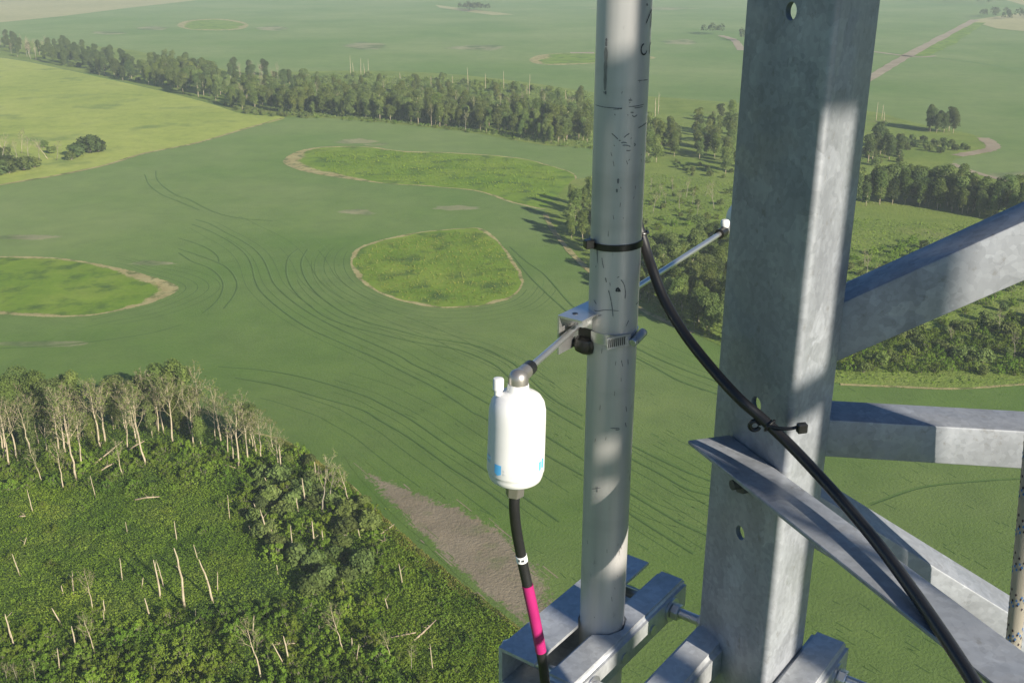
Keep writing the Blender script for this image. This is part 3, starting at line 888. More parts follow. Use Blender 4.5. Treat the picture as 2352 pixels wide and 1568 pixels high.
def merged(name, items, label, cat, bark='pale_bark'):
    """many trees too far back to pick apart, as one mass"""
    crowns, tr = [], MB()
    for (me_t, me_c), x, y, s, rz in items:
        v = np.empty(len(me_c.vertices)*3, np.float32); me_c.vertices.foreach_get('co', v); v = v.reshape(-1, 3)*s
        c_, s_ = math.cos(rz), math.sin(rz)
        crowns.append(np.column_stack([v[:, 0]*c_-v[:, 1]*s_+x, v[:, 0]*s_+v[:, 1]*c_+y, v[:, 2]+0.06]))
    o = bpy.data.objects.new(name, np_mesh(name, np.concatenate(crowns), items[0][0][1].materials[0])); COL.objects.link(o)
    o['kind'] = 'stuff'; o['label'] = label; o['category'] = cat
def stand(poly, spacing, n, protos, names, name, label, cat, group, smin=0.8, smax=1.15, seed=0, keep=None):
    pts = sorted(scatter(GL(poly), spacing, n, seed), key=lambda p: p[1])
    rest = []
    bx_ = sorted(p[0]/p[1] for p in pts); by_ = sorted(p[1] for p in pts)
    base = ' '.join(label.split()[:14])
    for i, (x, y) in enumerate(pts):
        if len(pts) >= 9:
            q_ = bx_.index(x/y)/len(bx_)
            label = base + ', ' + ('left' if q_ < 0.34 else 'middle' if q_ < 0.67 else 'right') + (' front' if y < by_[len(by_)//2] else ' back')
        s = random.uniform(smin, smax); pr = random.choice(protos); rz = random.uniform(0, 6.28)
        if keep is not None and i >= keep and len(pr) == 2:
            rest.append((pr, x, y, s, rz)); continue
        put(pr, names, name, x, y, (s*random.uniform(0.88, 1.12), s*random.uniform(0.88, 1.12), s), rz, label, cat, group)
    if rest:
        for mt in set(r[0][1].materials[0].name for r in rest):
            merged('tree_mass', [r for r in rest if r[0][1].materials[0].name == mt], 'mass of growth behind: ' + base.split(' in ')[0].split(' at ')[0].split(' among ')[0], cat)

# the belt of trees across the middle distance
stand([(640, 262), (700, 266), (800, 271), (950, 285), (1100, 304), (1250, 329), (1362, 341), (1362, 300), (1250, 288), (1100, 268), (950, 252), (800, 243), (690, 240)], 3.0, 210, ASPEN, TN,
      'aspen_tree', 'leafy green aspen in the dense front rows of the tree belt', 'tree', 'aspens in the front of the tree belt', 0.5, 1.1, 1, 105)
stand([(470, 232), (560, 256), (650, 264), (690, 240), (640, 222), (560, 208), (500, 200)], 4.2, 34, ASPEN+ASPEN_D, TN,
      'aspen_tree', 'aspen at the bend of the tree belt above the meadow corner', 'tree', 'aspens at the bend of the belt', 0.7, 1.05, 2)
stand([(335, 196), (420, 218), (480, 234), (520, 205), (500, 185), (420, 160), (350, 150)], 4.2, 70, ASPEN_D+ASPEN, TN,
      'aspen_tree', 'dark green aspen in the left half of the belt behind the yellow meadow', 'tree', 'dark aspens behind the meadow', 0.75, 1.1, 3, 26)
stand([(95, 142), (200, 168), (320, 194), (330, 160), (250, 134), (130, 116)], 4.6, 100, ASPEN_D+WILLOW_D, TN,
      'aspen_tree', 'dark tree in the far left part of the belt beyond the meadow', 'tree', 'dark trees far left', 0.75, 1.1, 4, 20)
stand([(-120, 100), (0, 126), (90, 140), (130, 116), (60, 104), (0, 96), (-120, 84)], 5.0, 60, ASPEN_D+BARE_DRY, TN,
      'grey_green_tree', 'hazy grey green tree at the far left end of the belt', 'tree', 'hazy trees at the left end', 0.7, 1.0, 5, 10)
stand([(640, 175), (800, 175), (1000, 182), (1200, 200), (1362, 222), (1362, 285), (1250, 275), (1100, 255), (950, 238), (800, 228), (690, 225), (650, 215)], 8.5, 120, WILLOW+WILLOW+BUSH, SN,
      'willow_shrub', 'rounded willow shrub in the open rough grass behind the front aspens', 'shrub', 'willow shrubs behind the aspens', 0.8, 1.7, 6, 30)
stand([(690, 200), (900, 205), (1100, 215), (1362, 240), (1362, 290), (1100, 262), (900, 240), (700, 230)], 9.0, 55, ASPEN, TN,
      'aspen_tree', 'smaller aspen standing among shrubs at the back of the tree belt', 'tree', 'smaller aspens at the back of the belt', 0.5, 0.85, 7, 12)
stand([(520, 170), (640, 172), (690, 200), (690, 225), (600, 215), (540, 195)], 7.0, 26, BARE_DRY+ASPEN_D, TN,
      'brown_tree', 'brownish half bare tree on the back edge of the belt', 'tree', 'half bare trees at the back edge', 0.7, 1.0, 8)
stand([(500, 236), (560, 250), (640, 262), (720, 266), (700, 272), (640, 270), (560, 262)], 3.5, 28, WILLOW, SN,
      'willow_shrub', 'low willow shrub along the foot of the belt by the meadow corner', 'shrub', 'low shrubs at the foot of the belt', 0.45, 0.8, 9)
stand([(700, 272), (950, 288), (1100, 308), (1250, 332), (1362, 345), (1362, 340), (1250, 326), (1100, 301), (950, 282), (720, 266)], 3.0, 42, BUSH, SN,
      'edge_bush', 'small bright bush along the foot of the aspens at the crop edge', 'shrub', 'bushes at the foot of the aspens', 0.4, 0.7, 10)
# dead grey poles rising from the belt
for i, (x, y, h) in enumerate([(805, 172, 15), (812, 176, 11), (829, 172, 13), (838, 176, 10), (846, 172, 12), (920, 195, 9), (1075, 196, 13), (1115, 205, 11), (1157, 206, 13), (1180, 215, 9),
                               (1215, 222, 15), (1210, 228, 9), (1300, 235, 8), (1245, 225, 7), (990, 205, 9), (1040, 200, 8), (545, 215, 9), (560, 220, 10), (590, 225, 11), (700, 215, 8),
                               (2025, 275, 9), (2012, 278, 11), (2030, 285, 7), (1512, 262, 13), (1505, 268, 11)]):
    me = snag_mesh(100+i, h*0.85, 0.17, 3)
    o = bpy.data.objects.new('dead_trunk', me); COL.objects.link(o)
    gx, gy = G(x, y); o.location = (gx, gy, 0.06); o.rotation_euler = (random.gauss(0, .03), random.gauss(0, .03), random.random()*6)
    tag(o, 'thin grey dead trunk sticking up from the far tree belt', 'dead tree', 'dead poles in the far belt')
for i in range(64):
    x = random.uniform(545, 610) if i < 14 else random.uniform(700, 1355); y = random.uniform(222, 246) if i < 14 else 200+(x-700)*0.085+random.uniform(0, 72)
    gx, gy = G(x, y)
    put(random.choice(BARE+BARE_DRY), BN, 'bare_tree', gx, gy, random.uniform(0.6, 0.85), random.random()*6, 'leafless pale tree among green trees of the far belt', 'tree', 'leafless trees in the far belt')

# rough land seen between the mast and the tower leg, and right of the leg
stand([(1480, 318), (1540, 322), (1555, 352), (1540, 372), (1480, 378)], 3.2, 18, ASPEN+WILLOW, TN, 'aspen_tree', 'pale leafy tree in the clump just right of the mast, beside the grassy gap', 'tree', 'trees right of the mast', 0.75, 1.05, 11)
stand([(1600, 285), (1690, 275), (1720, 330), (1720, 400), (1610, 402), (1590, 360)], 4.2, 26, ASPEN+ASPEN_D, TN, 'aspen_tree', 'leafy tree in the clump left of the tower leg, beyond the grassy gap', 'tree', 'trees left of the tower leg', 0.75, 0.85, 12)
stand([(1548, 372), (1640, 385), (1690, 400), (1690, 415), (1600, 408), (1550, 392)], 3.0, 14, WILLOW, SN, 'willow_shrub', 'low willow shrub in front of the clump left of the tower leg', 'shrub', 'low shrubs by the leg', 0.4, 0.7, 13)
stand([(1480, 420), (1700, 440), (1700, 560), (1600, 600), (1480, 540)], 4.0, 46, WILLOW+BUSH, SN, 'willow_shrub', 'scrubby shrub among dead stems between the mast and the tower leg', 'shrub', 'scrub between mast and leg', 0.4, 0.8, 14)
stand([(1262, 500), (1300, 478), (1380, 470), (1440, 520), (1440, 600), (1380, 600), (1310, 555)], 3.2, 26, ASPEN_D+ASPEN, TN, 'aspen_tree', 'dark leafy tree in the clump at the field edge behind the mast', 'tree', 'trees at the field edge behind the mast', 0.55, 0.85, 15)
stand([(1440, 640), (1500, 600), (1600, 580), (1690, 570), (1690, 795), (1660, 785), (1590, 755), (1520, 725), (1460, 690)], 2.7, 84, ASPEN+ASPEN_D+ASPEN, TN, 'aspen_tree', 'tall leafy aspen in the dense wood behind the black cable', 'tree', 'aspens behind the black cable', 0.55, 0.82, 16, 45)
stand([(1500, 722), (1590, 758), (1660, 790), (1700, 805), (1700, 790), (1600, 745), (1520, 712)], 2.2, 24, BUSH, SN, 'edge_bush', 'low bright bush on the crop edge below the wood behind the cable', 'shrub', 'bushes below the wood', 0.35, 0.6, 17)
stand([(1960, 452), (2080, 448), (2200, 458), (2352, 486), (2352, 520), (2200, 492), (2080, 472), (1960, 476)], 2.9, 95, ASPEN+ASPEN_D+ASPEN_D, TN, 'aspen_tree', 'aspen in the dense row right of the tower leg', 'tree', 'aspens in the row right of the leg', 0.62, 1.0, 18, 45)
stand([(1985, 330), (2060, 335), (2075, 372), (1985, 385)], 3.4, 28, WILLOW+ASPEN_D, SN, 'willow_shrub', 'bushy green tree touching the right edge of the tower leg', 'tree', 'bushy trees by the leg edge', 0.7, 1.2, 19)
stand([(2060, 318), (2180, 330), (2240, 345), (2160, 352), (2070, 345)], 4.5, 24, WILLOW_D+WILLOW, SN, 'willow_shrub', 'dark shrub in the grassy point inside the curved track', 'shrub', 'shrubs inside the curved track', 0.6, 1.0, 20)
stand([(2128, 296), (2175, 300), (2190, 306), (2140, 306)], 3.4, 14, ASPEN_D, TN, 'dark_tree', 'dark dense tree on the crop edge left of the curved track', 'tree', 'dark trees by the curved track', 0.7, 1.05, 21)
stand([(1950, 590), (2100, 560), (2370, 600), (2370, 800), (2100, 770), (1950, 720)], 5.0, 120, WILLOW+BUSH, SN, 'willow_shrub', 'rounded willow shrub in the scrub right of the tower leg', 'shrub', 'willow scrub right of the leg', 0.6, 1.15, 22, 70)
stand([(1930, 800), (2150, 760), (2370, 740), (2370, 862), (2150, 858), (1940, 858)], 2.6, 105, WILLOW+BUSH+BUSH, SN, 'willow_shrub', 'dense rounded shrub near the crop edge between the two lower braces', 'shrub', 'dense shrubs by the crop edge', 0.55, 1.0, 23, 60)
for i, (x, y) in enumerate([(1495, 440), (1515, 455), (1530, 470), (1560, 480), (1590, 470), (1620, 450), (1640, 480), (1500, 490), (1545, 440), (1635, 450), (1600, 500), (1575, 455),
                            (1990, 640), (2010, 660), (1985, 610), (2270, 545), (2185, 800), (2295, 770), (2330, 820), (2240, 610)]):
    gx, gy = G(x, y)
    put(random.choice(BARE_DRY), BN, 'bare_tree', gx, gy, random.uniform(0.4, 0.7), random.random()*6, 'small leafless grey tree standing in the scrub on the right half', 'tree', 'leafless trees in the right scrub', (random.gauss(0, .1), random.gauss(0, .1)))

# far clumps of trees in the big field
for j, (poly, n, lab) in enumerate([
        ([(1055, 24), (1090, 28), (1128, 27), (1100, 22), (1070, 21)], 26, 'far small dark tree clump left of the mast top'),
        ([(1606, 79), (1640, 82), (1668, 80), (1640, 77)], 16, 'far small dark tree clump between mast and leg'),
        ([(2240, 42), (2300, 46), (2352, 46), (2600, 46), (2600, 36), (2352, 36), (2280, 36)], 60, 'far dark row of trees at the end of the dirt track'),
        ([(2050, 4), (2150, 6), (2280, 12), (2352, 2), (2352, -8), (2150, -4)], 70, 'far hazy wood at the top right corner'),
        ([(-60, 6), (100, 4), (330, 1), (330, -6), (-60, -2)], 50, 'far hazy row of trees at the top left corner'),
        ([(1690, 96), (1710, 97), (1730, 96), (1710, 92)], 8, 'far tiny clump at the left edge of the leg')]):
    mb = []
    pts = scatter(GL(poly), 7.0, n, 60+j)
    for (x, y) in pts:
        s = random.uniform(0.65, 0.95)*12
        mb.append(blob((x, y, s*0.55), (s*0.33, s*0.33, s*0.5), 70, 0.7))
    o = bpy.data.objects.new('far_wood', np_mesh('far_wood', np.concatenate(mb), M['dark_leaf'])); COL.objects.link(o)
    o['kind'] = 'stuff'; o['label'] = lab; o['category'] = 'trees'

# bushes in the meadow at the left edge
for i, (x, y, s, k) in enumerate([(205, 352, 1.9, 'd'), (180, 360, 1.4, 'd'), (225, 350, 1.3, 'd'), (20, 398, 1.6, 'd'), (55, 392, 1.4, 'd'), (80, 385, 1.0, 'w'), (-10, 402, 1.8, 'd'),
                                  (10, 362, 1.2, 'w'), (165, 368, 0.9, 'w'), (120, 352, 0.8, 'w'), (100, 340, 0.8, 'w')]):
    gx, gy = G(x, y)
    put(random.choice(WILLOW_D if k == 'd' else WILLOW), SN, 'willow_shrub', gx, gy, s*1.35, random.random()*6,
        'large dark round shrub at the right end of the meadow thicket' if i == 0 else 'shrub in the thicket at the left edge of the yellow meadow', 'shrub', None if i == 0 else 'shrubs of the meadow thicket', z=0.08)
for i, (x, y) in enumerate([(40, 368), (25, 358), (65, 372), (90, 372), (110, 366), (130, 368), (5, 372), (50, 352)]):
    gx, gy = G(x, y)
    put(random.choice(BARE_DRY+BARE), BN, 'bare_tree', gx, gy, random.uniform(0.7, 1.0), random.random()*6, 'leafless pale tree leaning in the meadow thicket', 'tree', 'leafless trees of the meadow thicket', (random.gauss(0, .3), random.gauss(0, .3)), 0.08)

# ------------------------------------------------------------------ the near wood, lower left
ZA = lambda x, y: ((x/3.1357)/1.0884, (850+y/3.1357)/1.0884)
ZB = lambda x, y: ((x/3.36)/1.0884, (1250+y/3.36)/1.0884)
ZC = lambda x, y: ((650+x/2.387)/1.0884, (1050+y/2.387)/1.0884)
def height_at(base, top):
    """height of something upright from its foot and its tip"""
    gx, gy = G(*base)
    r, f, d = bearing(*top)
    return CAM_H - d/f*gy
# row of half-dead aspens along the back edge: foot and tip as seen
row = [(40, 880, 440), (75, 1000, 480), (140, 950, 450), (0, 960, 520), (215, 760, 470), (265, 830, 420), (370, 900, 610), (450, 800, 380), (330, 1110, 830), (520, 900, 370), (545, 860, 390), (600, 1100, 470), (640, 1000, 540),
       (655, 780, 460), (690, 770, 400), (740, 810, 500), (790, 860, 300), (830, 850, 330), (890, 700, 340), (905, 690, 390), (990, 730, 300), (1020, 680, 330), (1150, 690, 250), (1185, 690, 230), (1235, 720, 340),
       (1285, 740, 300), (1145, 1000, 430), (1360, 820, 300), (1400, 700, 330), (1440, 640, 380), (1495, 740, 330), (1520, 830, 420), (1590, 680, 400), (1690, 780, 480), (1775, 750, 400), (1830, 960, 560), (1870, 1010, 460),
       (1945, 960, 510), (1985, 860, 560), (2050, 970, 560), (2135, 860, 600), (500, 1180, 800), (1000, 860, 480), (300, 800, 420), (1080, 790, 330), (2180, 1080, 700), (960, 1080, 760)]
order = {x: k+1 for k, x in enumerate(sorted(r_[0] for r_ in row))}
def nth(k): return str(k)+('th' if 10 <= k % 100 <= 20 else {1: 'st', 2: 'nd', 3: 'rd'}.get(k % 10, 'th'))
for i, (x, yb, yt) in enumerate(row):
    b = ZA(x, yb); t = ZA(x, yt)
    gx, gy = G(*b)
    h = max(5.0, height_at(b, t))
    m = BARE[i % 6]
    lab, grp = 'half dead pale aspen, %s trunk from the left in the near wood row' % nth(order[x]), 'pale aspens along the near wood'
    if i == 26: lab, grp = 'pale leaning aspen standing out in front of the row of near aspens', 'pale aspens along the near wood'
    if i == 8: lab, grp = 'short pale leaning aspen low at the left of the near wood', 'pale aspens along the near wood'
    lean = (random.gauss(0, .02), random.gauss(0, .02))
    if i in (8, 26): lean = (0, -0.14)
    put(m, BN, 'pale_aspen', gx, gy, (h/13*1.05, h/13*1.05, h/13*0.93), random.random()*6.28, lab, 'tree', grp, lean, 0.07)
# slimmer dead stems filling in between them
for i, (x, y) in enumerate(scatter(GL([ZA(0, 720), ZA(400, 690), ZA(900, 650), ZA(1300, 620), ZA(1600, 680), ZA(2100, 820), ZA(2150, 940), ZA(1700, 900), ZA(1200, 800), ZA(600, 900), ZA(0, 930)]), 3.2, 24, 77)):
    sc_ = random.uniform(0.62, 0.9)
    put(BARE[(i*5+2) % 6], BN, 'pale_aspen', x, y, (sc_*1.1, sc_*1.1, sc_), random.random()*6.28, 'slim pale stem filling the gaps of the near aspen row', 'tree', 'slim stems in the near aspen row', (random.gauss(0, .05), random.gauss(0, .05)), 0.07)
# leafy trees hidden behind the left of the row, they throw the shade on the crop
stand([(-160, 985), (60, 966), (230, 966), (290, 978), (200, 992), (-120, 1003)], 3.8, 18, ASPEN, TN, 'aspen_tree', 'leafy aspen behind the left part of the pale aspen row', 'tree', 'leafy aspens behind the left of the row', 0.72, 0.88, 33)
# a few leafier ones behind the row
stand([ZA(100, 690), ZA(700, 660), ZA(1200, 620), ZA(1500, 640), ZA(2000, 780), ZA(2180, 850), ZA(2000, 900), ZA(1300, 820), ZA(200, 900)], 3.4, 18, ASPEN, TN, 'aspen_tree',
      'thin leafy aspen mixed into the row of pale aspens in the near wood', 'tree', 'leafy aspens in the near row', 0.42, 0.68, 31, 16)
stand([ZA(1100, 640), ZA(1300, 600), ZA(1500, 640), ZA(1500, 700), ZA(1150, 690)], 3.0, 7, ASPEN, TN, 'aspen_tree',
      'tall leafy aspen, tip above the row, at the back of the near wood', 'tree', 'tall leafy aspens at the back of the near wood', 0.75, 0.9, 32)
# bare white-grey trees at the field edge
edge_bare = [(ZC(365, 560), ZC(460, 210), 'pale leafless twin tree leaning right at the crop edge above the soil patch'), (ZC(400, 530), ZC(500, 240), 'second pale leafless tree leaning over the crop edge'),
             (ZC(545, 540), ZC(490, 290), 'thin white leafless tree leaning left at the crop edge'), (ZC(500, 1390), ZC(430, 1140), 'grey leafless tree amid the shrubs low in the near wood'),
             (ZC(790, 1440), ZC(735, 1280), 'small grey leafless tree near the bottom of the near wood'), (ZC(900, 1500), ZC(920, 1340), 'tangle of grey leafless stems near the bottom edge, left of the clamp'),
             (ZB(805, 1300), ZB(740, 980), 'crooked forked pale trunk in the middle of the near wood'), (ZB(790, 950), ZB(780, 620), 'tall thin crooked dead stem in the grassy clearing'),
             (ZB(2210, 1530), ZB(2110, 1040), 'forked pale dead tree at the bottom edge of the near wood'), (ZB(60, 1530), ZB(70, 1370), 'small bare pale tree in the bottom left corner'),
             (ZB(150, 1530), ZB(140, 1360), 'second small bare pale tree in the bottom left corner'), (ZB(300, 1530), ZB(310, 1370), 'small bushy bare tree, rightmost of three in the bottom left corner')]
for i, (b, t, lab) in enumerate(edge_bare):
    gx, gy = G(*b)
    h = max(3.0, height_at(b, t))
    ly = (t[0]-b[0])/max(20.0, (b[1]-t[1]))*0.8
    put((BARE_DRY+BARE)[(i*2) % 9], BN, 'bare_tree', gx, gy, h/12.0, random.random()*6.28, lab, 'tree', None, (0.0, max(-0.4, min(0.4, ly))), 0.07)
# broken standing poles in the clearing
poles = [(ZB(1345, 830), ZB(1315, 510), 'pale broken pole, left of the three in the clearing'), (ZB(1550, 912), ZB(1503, 415), 'tallest pale broken pole, middle of the three in the clearing'),
         (ZB(1788, 862), ZB(1692, 500), 'leaning pale broken pole, right of the three in the clearing'), (ZB(1260, 985), ZB(1240, 825), 'short pale pole below the three tall poles'),
         (ZB(1190, 740), ZB(1215, 650), 'short tilted pole stub left of the three tall poles'), (ZB(640, 1250), ZB(635, 1060), 'grey pole standing left of the crooked forked trunk'),
         (ZB(525, 1060), ZB(465, 900), 'thin leaning pole at the left of the clearing'), (ZB(100, 1180), ZB(88, 960), 'thin grey pole near the left edge'), (ZB(118, 1230), ZB(112, 1095), 'short pale pole near the left edge'),
         (ZB(2255, 300), ZB(2205, 80), 'pale thick pole in the brush right of the clearing'), (ZB(2170, 120), ZB(2140, 25), 'short tilted pole at the top of the brush'), (ZB(2290, 305), ZB(2280, 205), 'short pole beside the pale thick pole'),
         (ZB(2115, 290), ZB(2103, 235), 'stub left of the pale thick pole'), (ZB(533, 800), ZB(530, 750), 'small pale stub in the grassy clearing'), (ZB(880, 950), ZB(885, 840), 'small forked stub right of the thin crooked stem'),
         (ZC(325, 760), ZC(322, 605), 'straight pale pole in the dark brush near the crop edge'), (ZC(380, 770), ZC(378, 660), 'second straight pole in the dark brush near the crop edge'), (ZC(228, 545), ZC(222, 465), 'short thick pole in the brush'),
         (ZC(333, 345), ZC(332, 250), 'thin pole at the back of the brush by the crop edge'), (ZC(270, 500), ZC(262, 350), 'thin grey pole in the brush left of the twin tree'), (ZC(50, 395), ZC(32, 340), 'short tilted stub at the back of the brush'),
         (ZC(118, 365), ZC(120, 160), 'thin upright pole at the back of the near wood'), (ZC(107, 920), ZC(105, 880), 'tiny stub in the shrubs'), (ZC(180, 1470), ZC(158, 1290), 'pale pole low in the near wood, left of the fallen branches'),
         (ZC(550, 1390), ZC(553, 1300), 'short grey pole in the shrubs at the bottom'), (ZC(600, 715), ZC(588, 650), 'short white stub at the crop edge'), (ZC(10, 1560), ZC(0, 1480), 'pale pole at the very bottom of the near wood')]
for i, (b, t, lab) in enumerate(poles):
    gx, gy = G(*b)
    h = max(1.6, height_at(b, t))
    o = bpy.data.objects.new('dead_trunk', snag_mesh(i, h*1.03, 0.085+0.011*h, 2 if h > 4 else 0, 0.6 if h > 6 else 0)); COL.objects.link(o)
    ly = (t[0]-b[0])/max(15.0, (b[1]-t[1]))*0.85
    o.location = (gx, gy, 0.02); o.rotation_euler = (0, max(-.35, min(.35, ly)), 0)
    tag(o, lab, 'dead tree')
# smaller stubs and broken stems scattered through the near wood
for i, (x, y) in enumerate(scatter(GL([(0, 1150), (500, 1110), (700, 1080), (850, 1220), (960, 1330), (1000, 1560), (0, 1560)]), 6.5, 26, 88)):
    h_ = random.uniform(1.6, 4.5)
    o = bpy.data.objects.new('dead_trunk', snag_mesh(200+i, h_, random.uniform(0.06, 0.10), 1)); COL.objects.link(o)
    o.location = (x, y, 0.02); o.rotation_euler = (random.gauss(0, .12), random.gauss(0, .12), random.random()*6)
    tag(o, 'small grey dead stub half hidden in the undergrowth of the near wood', 'dead tree', 'small stubs in the near wood')
# fallen logs
logs = [(ZA(740, 985), ZA(960, 790), 2.2, 'long pale log leaning across the near row, upper of two'), (ZA(770, 1050), ZA(890, 965), 1.4, 'shorter pale log below the long leaning log'),
        (ZA(990, 890), ZA(1130, 790), 3.0, 'split pale log leaning at the middle of the near row'), (ZA(1690, 985), ZA(1850, 1000), 0.7, 'fallen log lying at the right of the near row'),
        (ZA(1060, 1265), ZA(1250, 1230), 0.35, 'brown fallen log lying in the green undergrowth'), (ZA(20, 960), ZA(50, 850), 3.0, 'tilted pale trunk at the left edge of the near wood'),
        (ZC(620, 800), ZC(760, 710), 0.5, 'fallen pale log by the crop edge'), (ZC(720, 690), ZC(800, 620), 0.5, 'thin fallen branch at the crop edge'),
        (ZC(880, 1360), ZC(1050, 1190), 0.9, 'long pale fallen branch near the bottom of the near wood'), (ZC(740, 1320), ZC(930, 1265), 0.8, 'second fallen branch reaching to the long one'),
        (ZC(0, 1360), ZC(210, 1330), 0.6, 'fallen grey branch low in the near wood'), (ZC(560, 1375), ZC(640, 1345), 0.6, 'short fallen branch in the low shrubs'), (ZA(150, 1395), ZA(200, 1380), 0.4, 'reddish brown fallen wood in the clearing')]
for i, (a, b, z1, lab) in enumerate(logs):
    pa, pb = G(*a), G(b[0], b[1], z1)
    mb = MB()
    A = Vector((pa[0], pa[1], 0.35)); B = Vector((pb[0], pb[1], max(0.45, z1)))
    mid = A.lerp(B, 0.5)+Vector((random.gauss(0, .1), random.gauss(0, .1), 0.1))
    mb.tube([A, mid, B], [0.15, 0.125, 0.07], 7)
    for s in range(3):
        o0 = mid.lerp(B, random.random()); dv = Vector((random.gauss(0, 1), random.gauss(0, 1), 0.8)).normalized()
        mb.tube([o0, o0+dv*random.uniform(0.4, 1.3)], [0.04, 0.015], 4)
    tag(mb.build('fallen_log', M['fallen']), lab, 'log')

# single bushes in the near wood
def bush_area(poly, sp, n, seed, label, group, smin, smax, protos):
    stand(poly, sp, n, protos, SN, 'leafy_bush', label, 'bush', group, smin, smax, seed)
bush_area([(0, 1465), (330, 1440), (620, 1400), (860, 1400), (900, 1600), (0, 1620)], 2.3, 105, 41, 'leafy green bush in the thick growth along the bottom of the near wood', 'bushes at the bottom of the near wood', 0.5, 1.0, BUSH)
bush_area([(560, 1090), (690, 1050), (800, 1130), (880, 1210), (860, 1300), (760, 1400), (640, 1300), (560, 1200)], 2.6, 62, 42, 'dark leafy bush in the brush near the crop edge', 'bushes near the crop edge', 0.55, 1.1, BUSH+BUSH+WILLOW+WILLOW_D[:2])
bush_area([(0, 1040), (300, 1020), (640, 1040), (680, 1080), (540, 1110), (300, 1130), (0, 1130)], 2.4, 70, 43, 'leafy bush at the feet of the pale aspens', 'bushes under the pale aspens', 0.5, 1.0, BUSH)
bush_area([(0, 1140), (540, 1120), (560, 1200), (540, 1330), (330, 1440), (0, 1460)], 5.0, 26, 44, 'lone small bush in the grassy clearing of the near wood', 'small bushes in the clearing', 0.3, 0.6, BUSH)
bush_area([(860, 1250), (950, 1290), (1050, 1390), (1100, 1500), (1000, 1600), (880, 1560), (840, 1400)], 3.0, 26, 45, 'pale green bush on the grassy slope beside the crop edge', 'bushes beside the soil patch', 0.35, 0.7, BUSH)

# undergrowth and grass: nobody could count it
def vnoise(c, scale, seed):
    g_ = np.random.default_rng(seed).random((64, 64))
    p = c/scale; i = np.floor(p).astype(int); f = p-i; f = f*f*(3-2*f)
    a = g_[i[:, 0] % 64, i[:, 1] % 64]; b = g_[(i[:, 0]+1) % 64, i[:, 1] % 64]
    d = g_[i[:, 0] % 64, (i[:, 1]+1) % 64]; e = g_[(i[:, 0]+1) % 64, (i[:, 1]+1) % 64]
    return (a*(1-f[:, 0])+b*f[:, 0])*(1-f[:, 1])+(d*(1-f[:, 0])+e*f[:, 0])*f[:, 1]
def hummock(c, seed):
    m = lambda v: np.clip(np.abs(2*v-1), 0, 1)**0.75
    return 0.25+0.55*m(vnoise(c, 3.4, seed))*vnoise(c, 11.0, seed+1)*1.6+0.28*m(vnoise(c+7.3, 1.5, seed+2))
def carpet(name, poly, n, size, zmax, mat, label, cat, seed, up=0.6, avoid=None):
    r_ = np.random.default_rng(seed)
    P = np.array(GL(poly))
    lo, hi = P.min(0), P.max(0)
    out = []
    while sum(len(o) for o in out) < n:
        c = lo + (hi-lo)*r_.random((n, 2))
        x, y = c[:, 0], c[:, 1]
        ins = np.zeros(len(c), bool); j = len(P)-1
        for i in range(len(P)):
            cond = ((P[i, 1] > y) != (P[j, 1] > y)) & (x < (P[j, 0]-P[i, 0])*(y-P[i, 1])/(P[j, 1]-P[i, 1]+1e-12)+P[i, 0])
            ins ^= cond; j = i
        if avoid is not None:
            A_ = np.array(GL(avoid)); av = np.zeros(len(c), bool); j = len(A_)-1
            for i in range(len(A_)):
                av ^= ((A_[i, 1] > y) != (A_[j, 1] > y)) & (x < (A_[j, 0]-A_[i, 0])*(y-A_[i, 1])/(A_[j, 1]-A_[i, 1]+1e-12)+A_[i, 0]); j = i
            ins &= ~av | (r_.random(len(c)) < 0.12)
        out.append(c[ins])
    c = np.concatenate(out)[:n]
    # rounded hummocks: clumps with creases between them, faces follow the clump surface
    h0 = hummock(c, seed); e_ = 0.15
    gx_ = (hummock(c+np.array([e_, 0]), seed)-h0)/e_*zmax; gy_ = (hummock(c+np.array([0, e_]), seed)-h0)/e_*zmax
    z = 0.06 + zmax*h0*(1-0.35*r_.random(n)**2) + 0.05*r_.random(n)
    cen = np.column_stack([c, z])
    nn = np.column_stack([-gx_, -gy_, np.ones(n)]) + r_.normal(size=(n, 3))*(0.62/max(0.4, up))
    me = np_mesh(name, quads(cen, nn, size*(0.5+0.9*r_.random(n))), mat)
    o = bpy.data.objects.new(name, me); COL.objects.link(o)
    o['kind'] = 'stuff'; o['label'] = label; o['category'] = cat
    return o
wood_vis = [(-120, 985), (300, 972), (500, 985), (640, 1015), (700, 1052), (800, 1122), (870, 1192), (960, 1272), (1060, 1355), (1180, 1446), (1300, 1560), (1330, 1640), (-120, 1640)]
carpet('undergrowth', wood_vis, 105000, 0.105, 1.25, M['under_leaf'], 'low green undergrowth covering the near wood floor', 'undergrowth', 51, up=1.2, avoid=[(-60, 1150), (300, 1145), (500, 1150), (560, 1220), (530, 1330), (330, 1420), (-60, 1430)])
carpet('tall_grass', [(-60, 1130), (540, 1115), (600, 1220), (560, 1340), (330, 1450), (-60, 1470)], 80000, 0.085, 0.75, M['grass_blade'], 'tall bright grass in the clearing of the near wood', 'grass', 52, up=2.4)
carpet('field_edge_weeds', [(640, 1008), (700, 1040), (800, 1110), (870, 1180), (960, 1260), (1060, 1343), (1180, 1434), (1300, 1543), (1280, 1560), (1160, 1452), (1040, 1362), (940, 1278), (850, 1198), (780, 1126), (690, 1058), (630, 1020)],
       15000, 0.13, 0.6, M['yellow_weed'], 'yellow green weeds along the crop edge of the near wood', 'weeds', 53)
carpet('slope_grass', [(880, 1240), (960, 1280), (1060, 1360), (1180, 1450), (1290, 1560), (1290, 1640), (980, 1640), (900, 1500), (860, 1350)], 40000, 0.09, 0.8, M['grass_blade'], 'bright grass on the slope right of the near bushes', 'grass', 54, up=1.4)
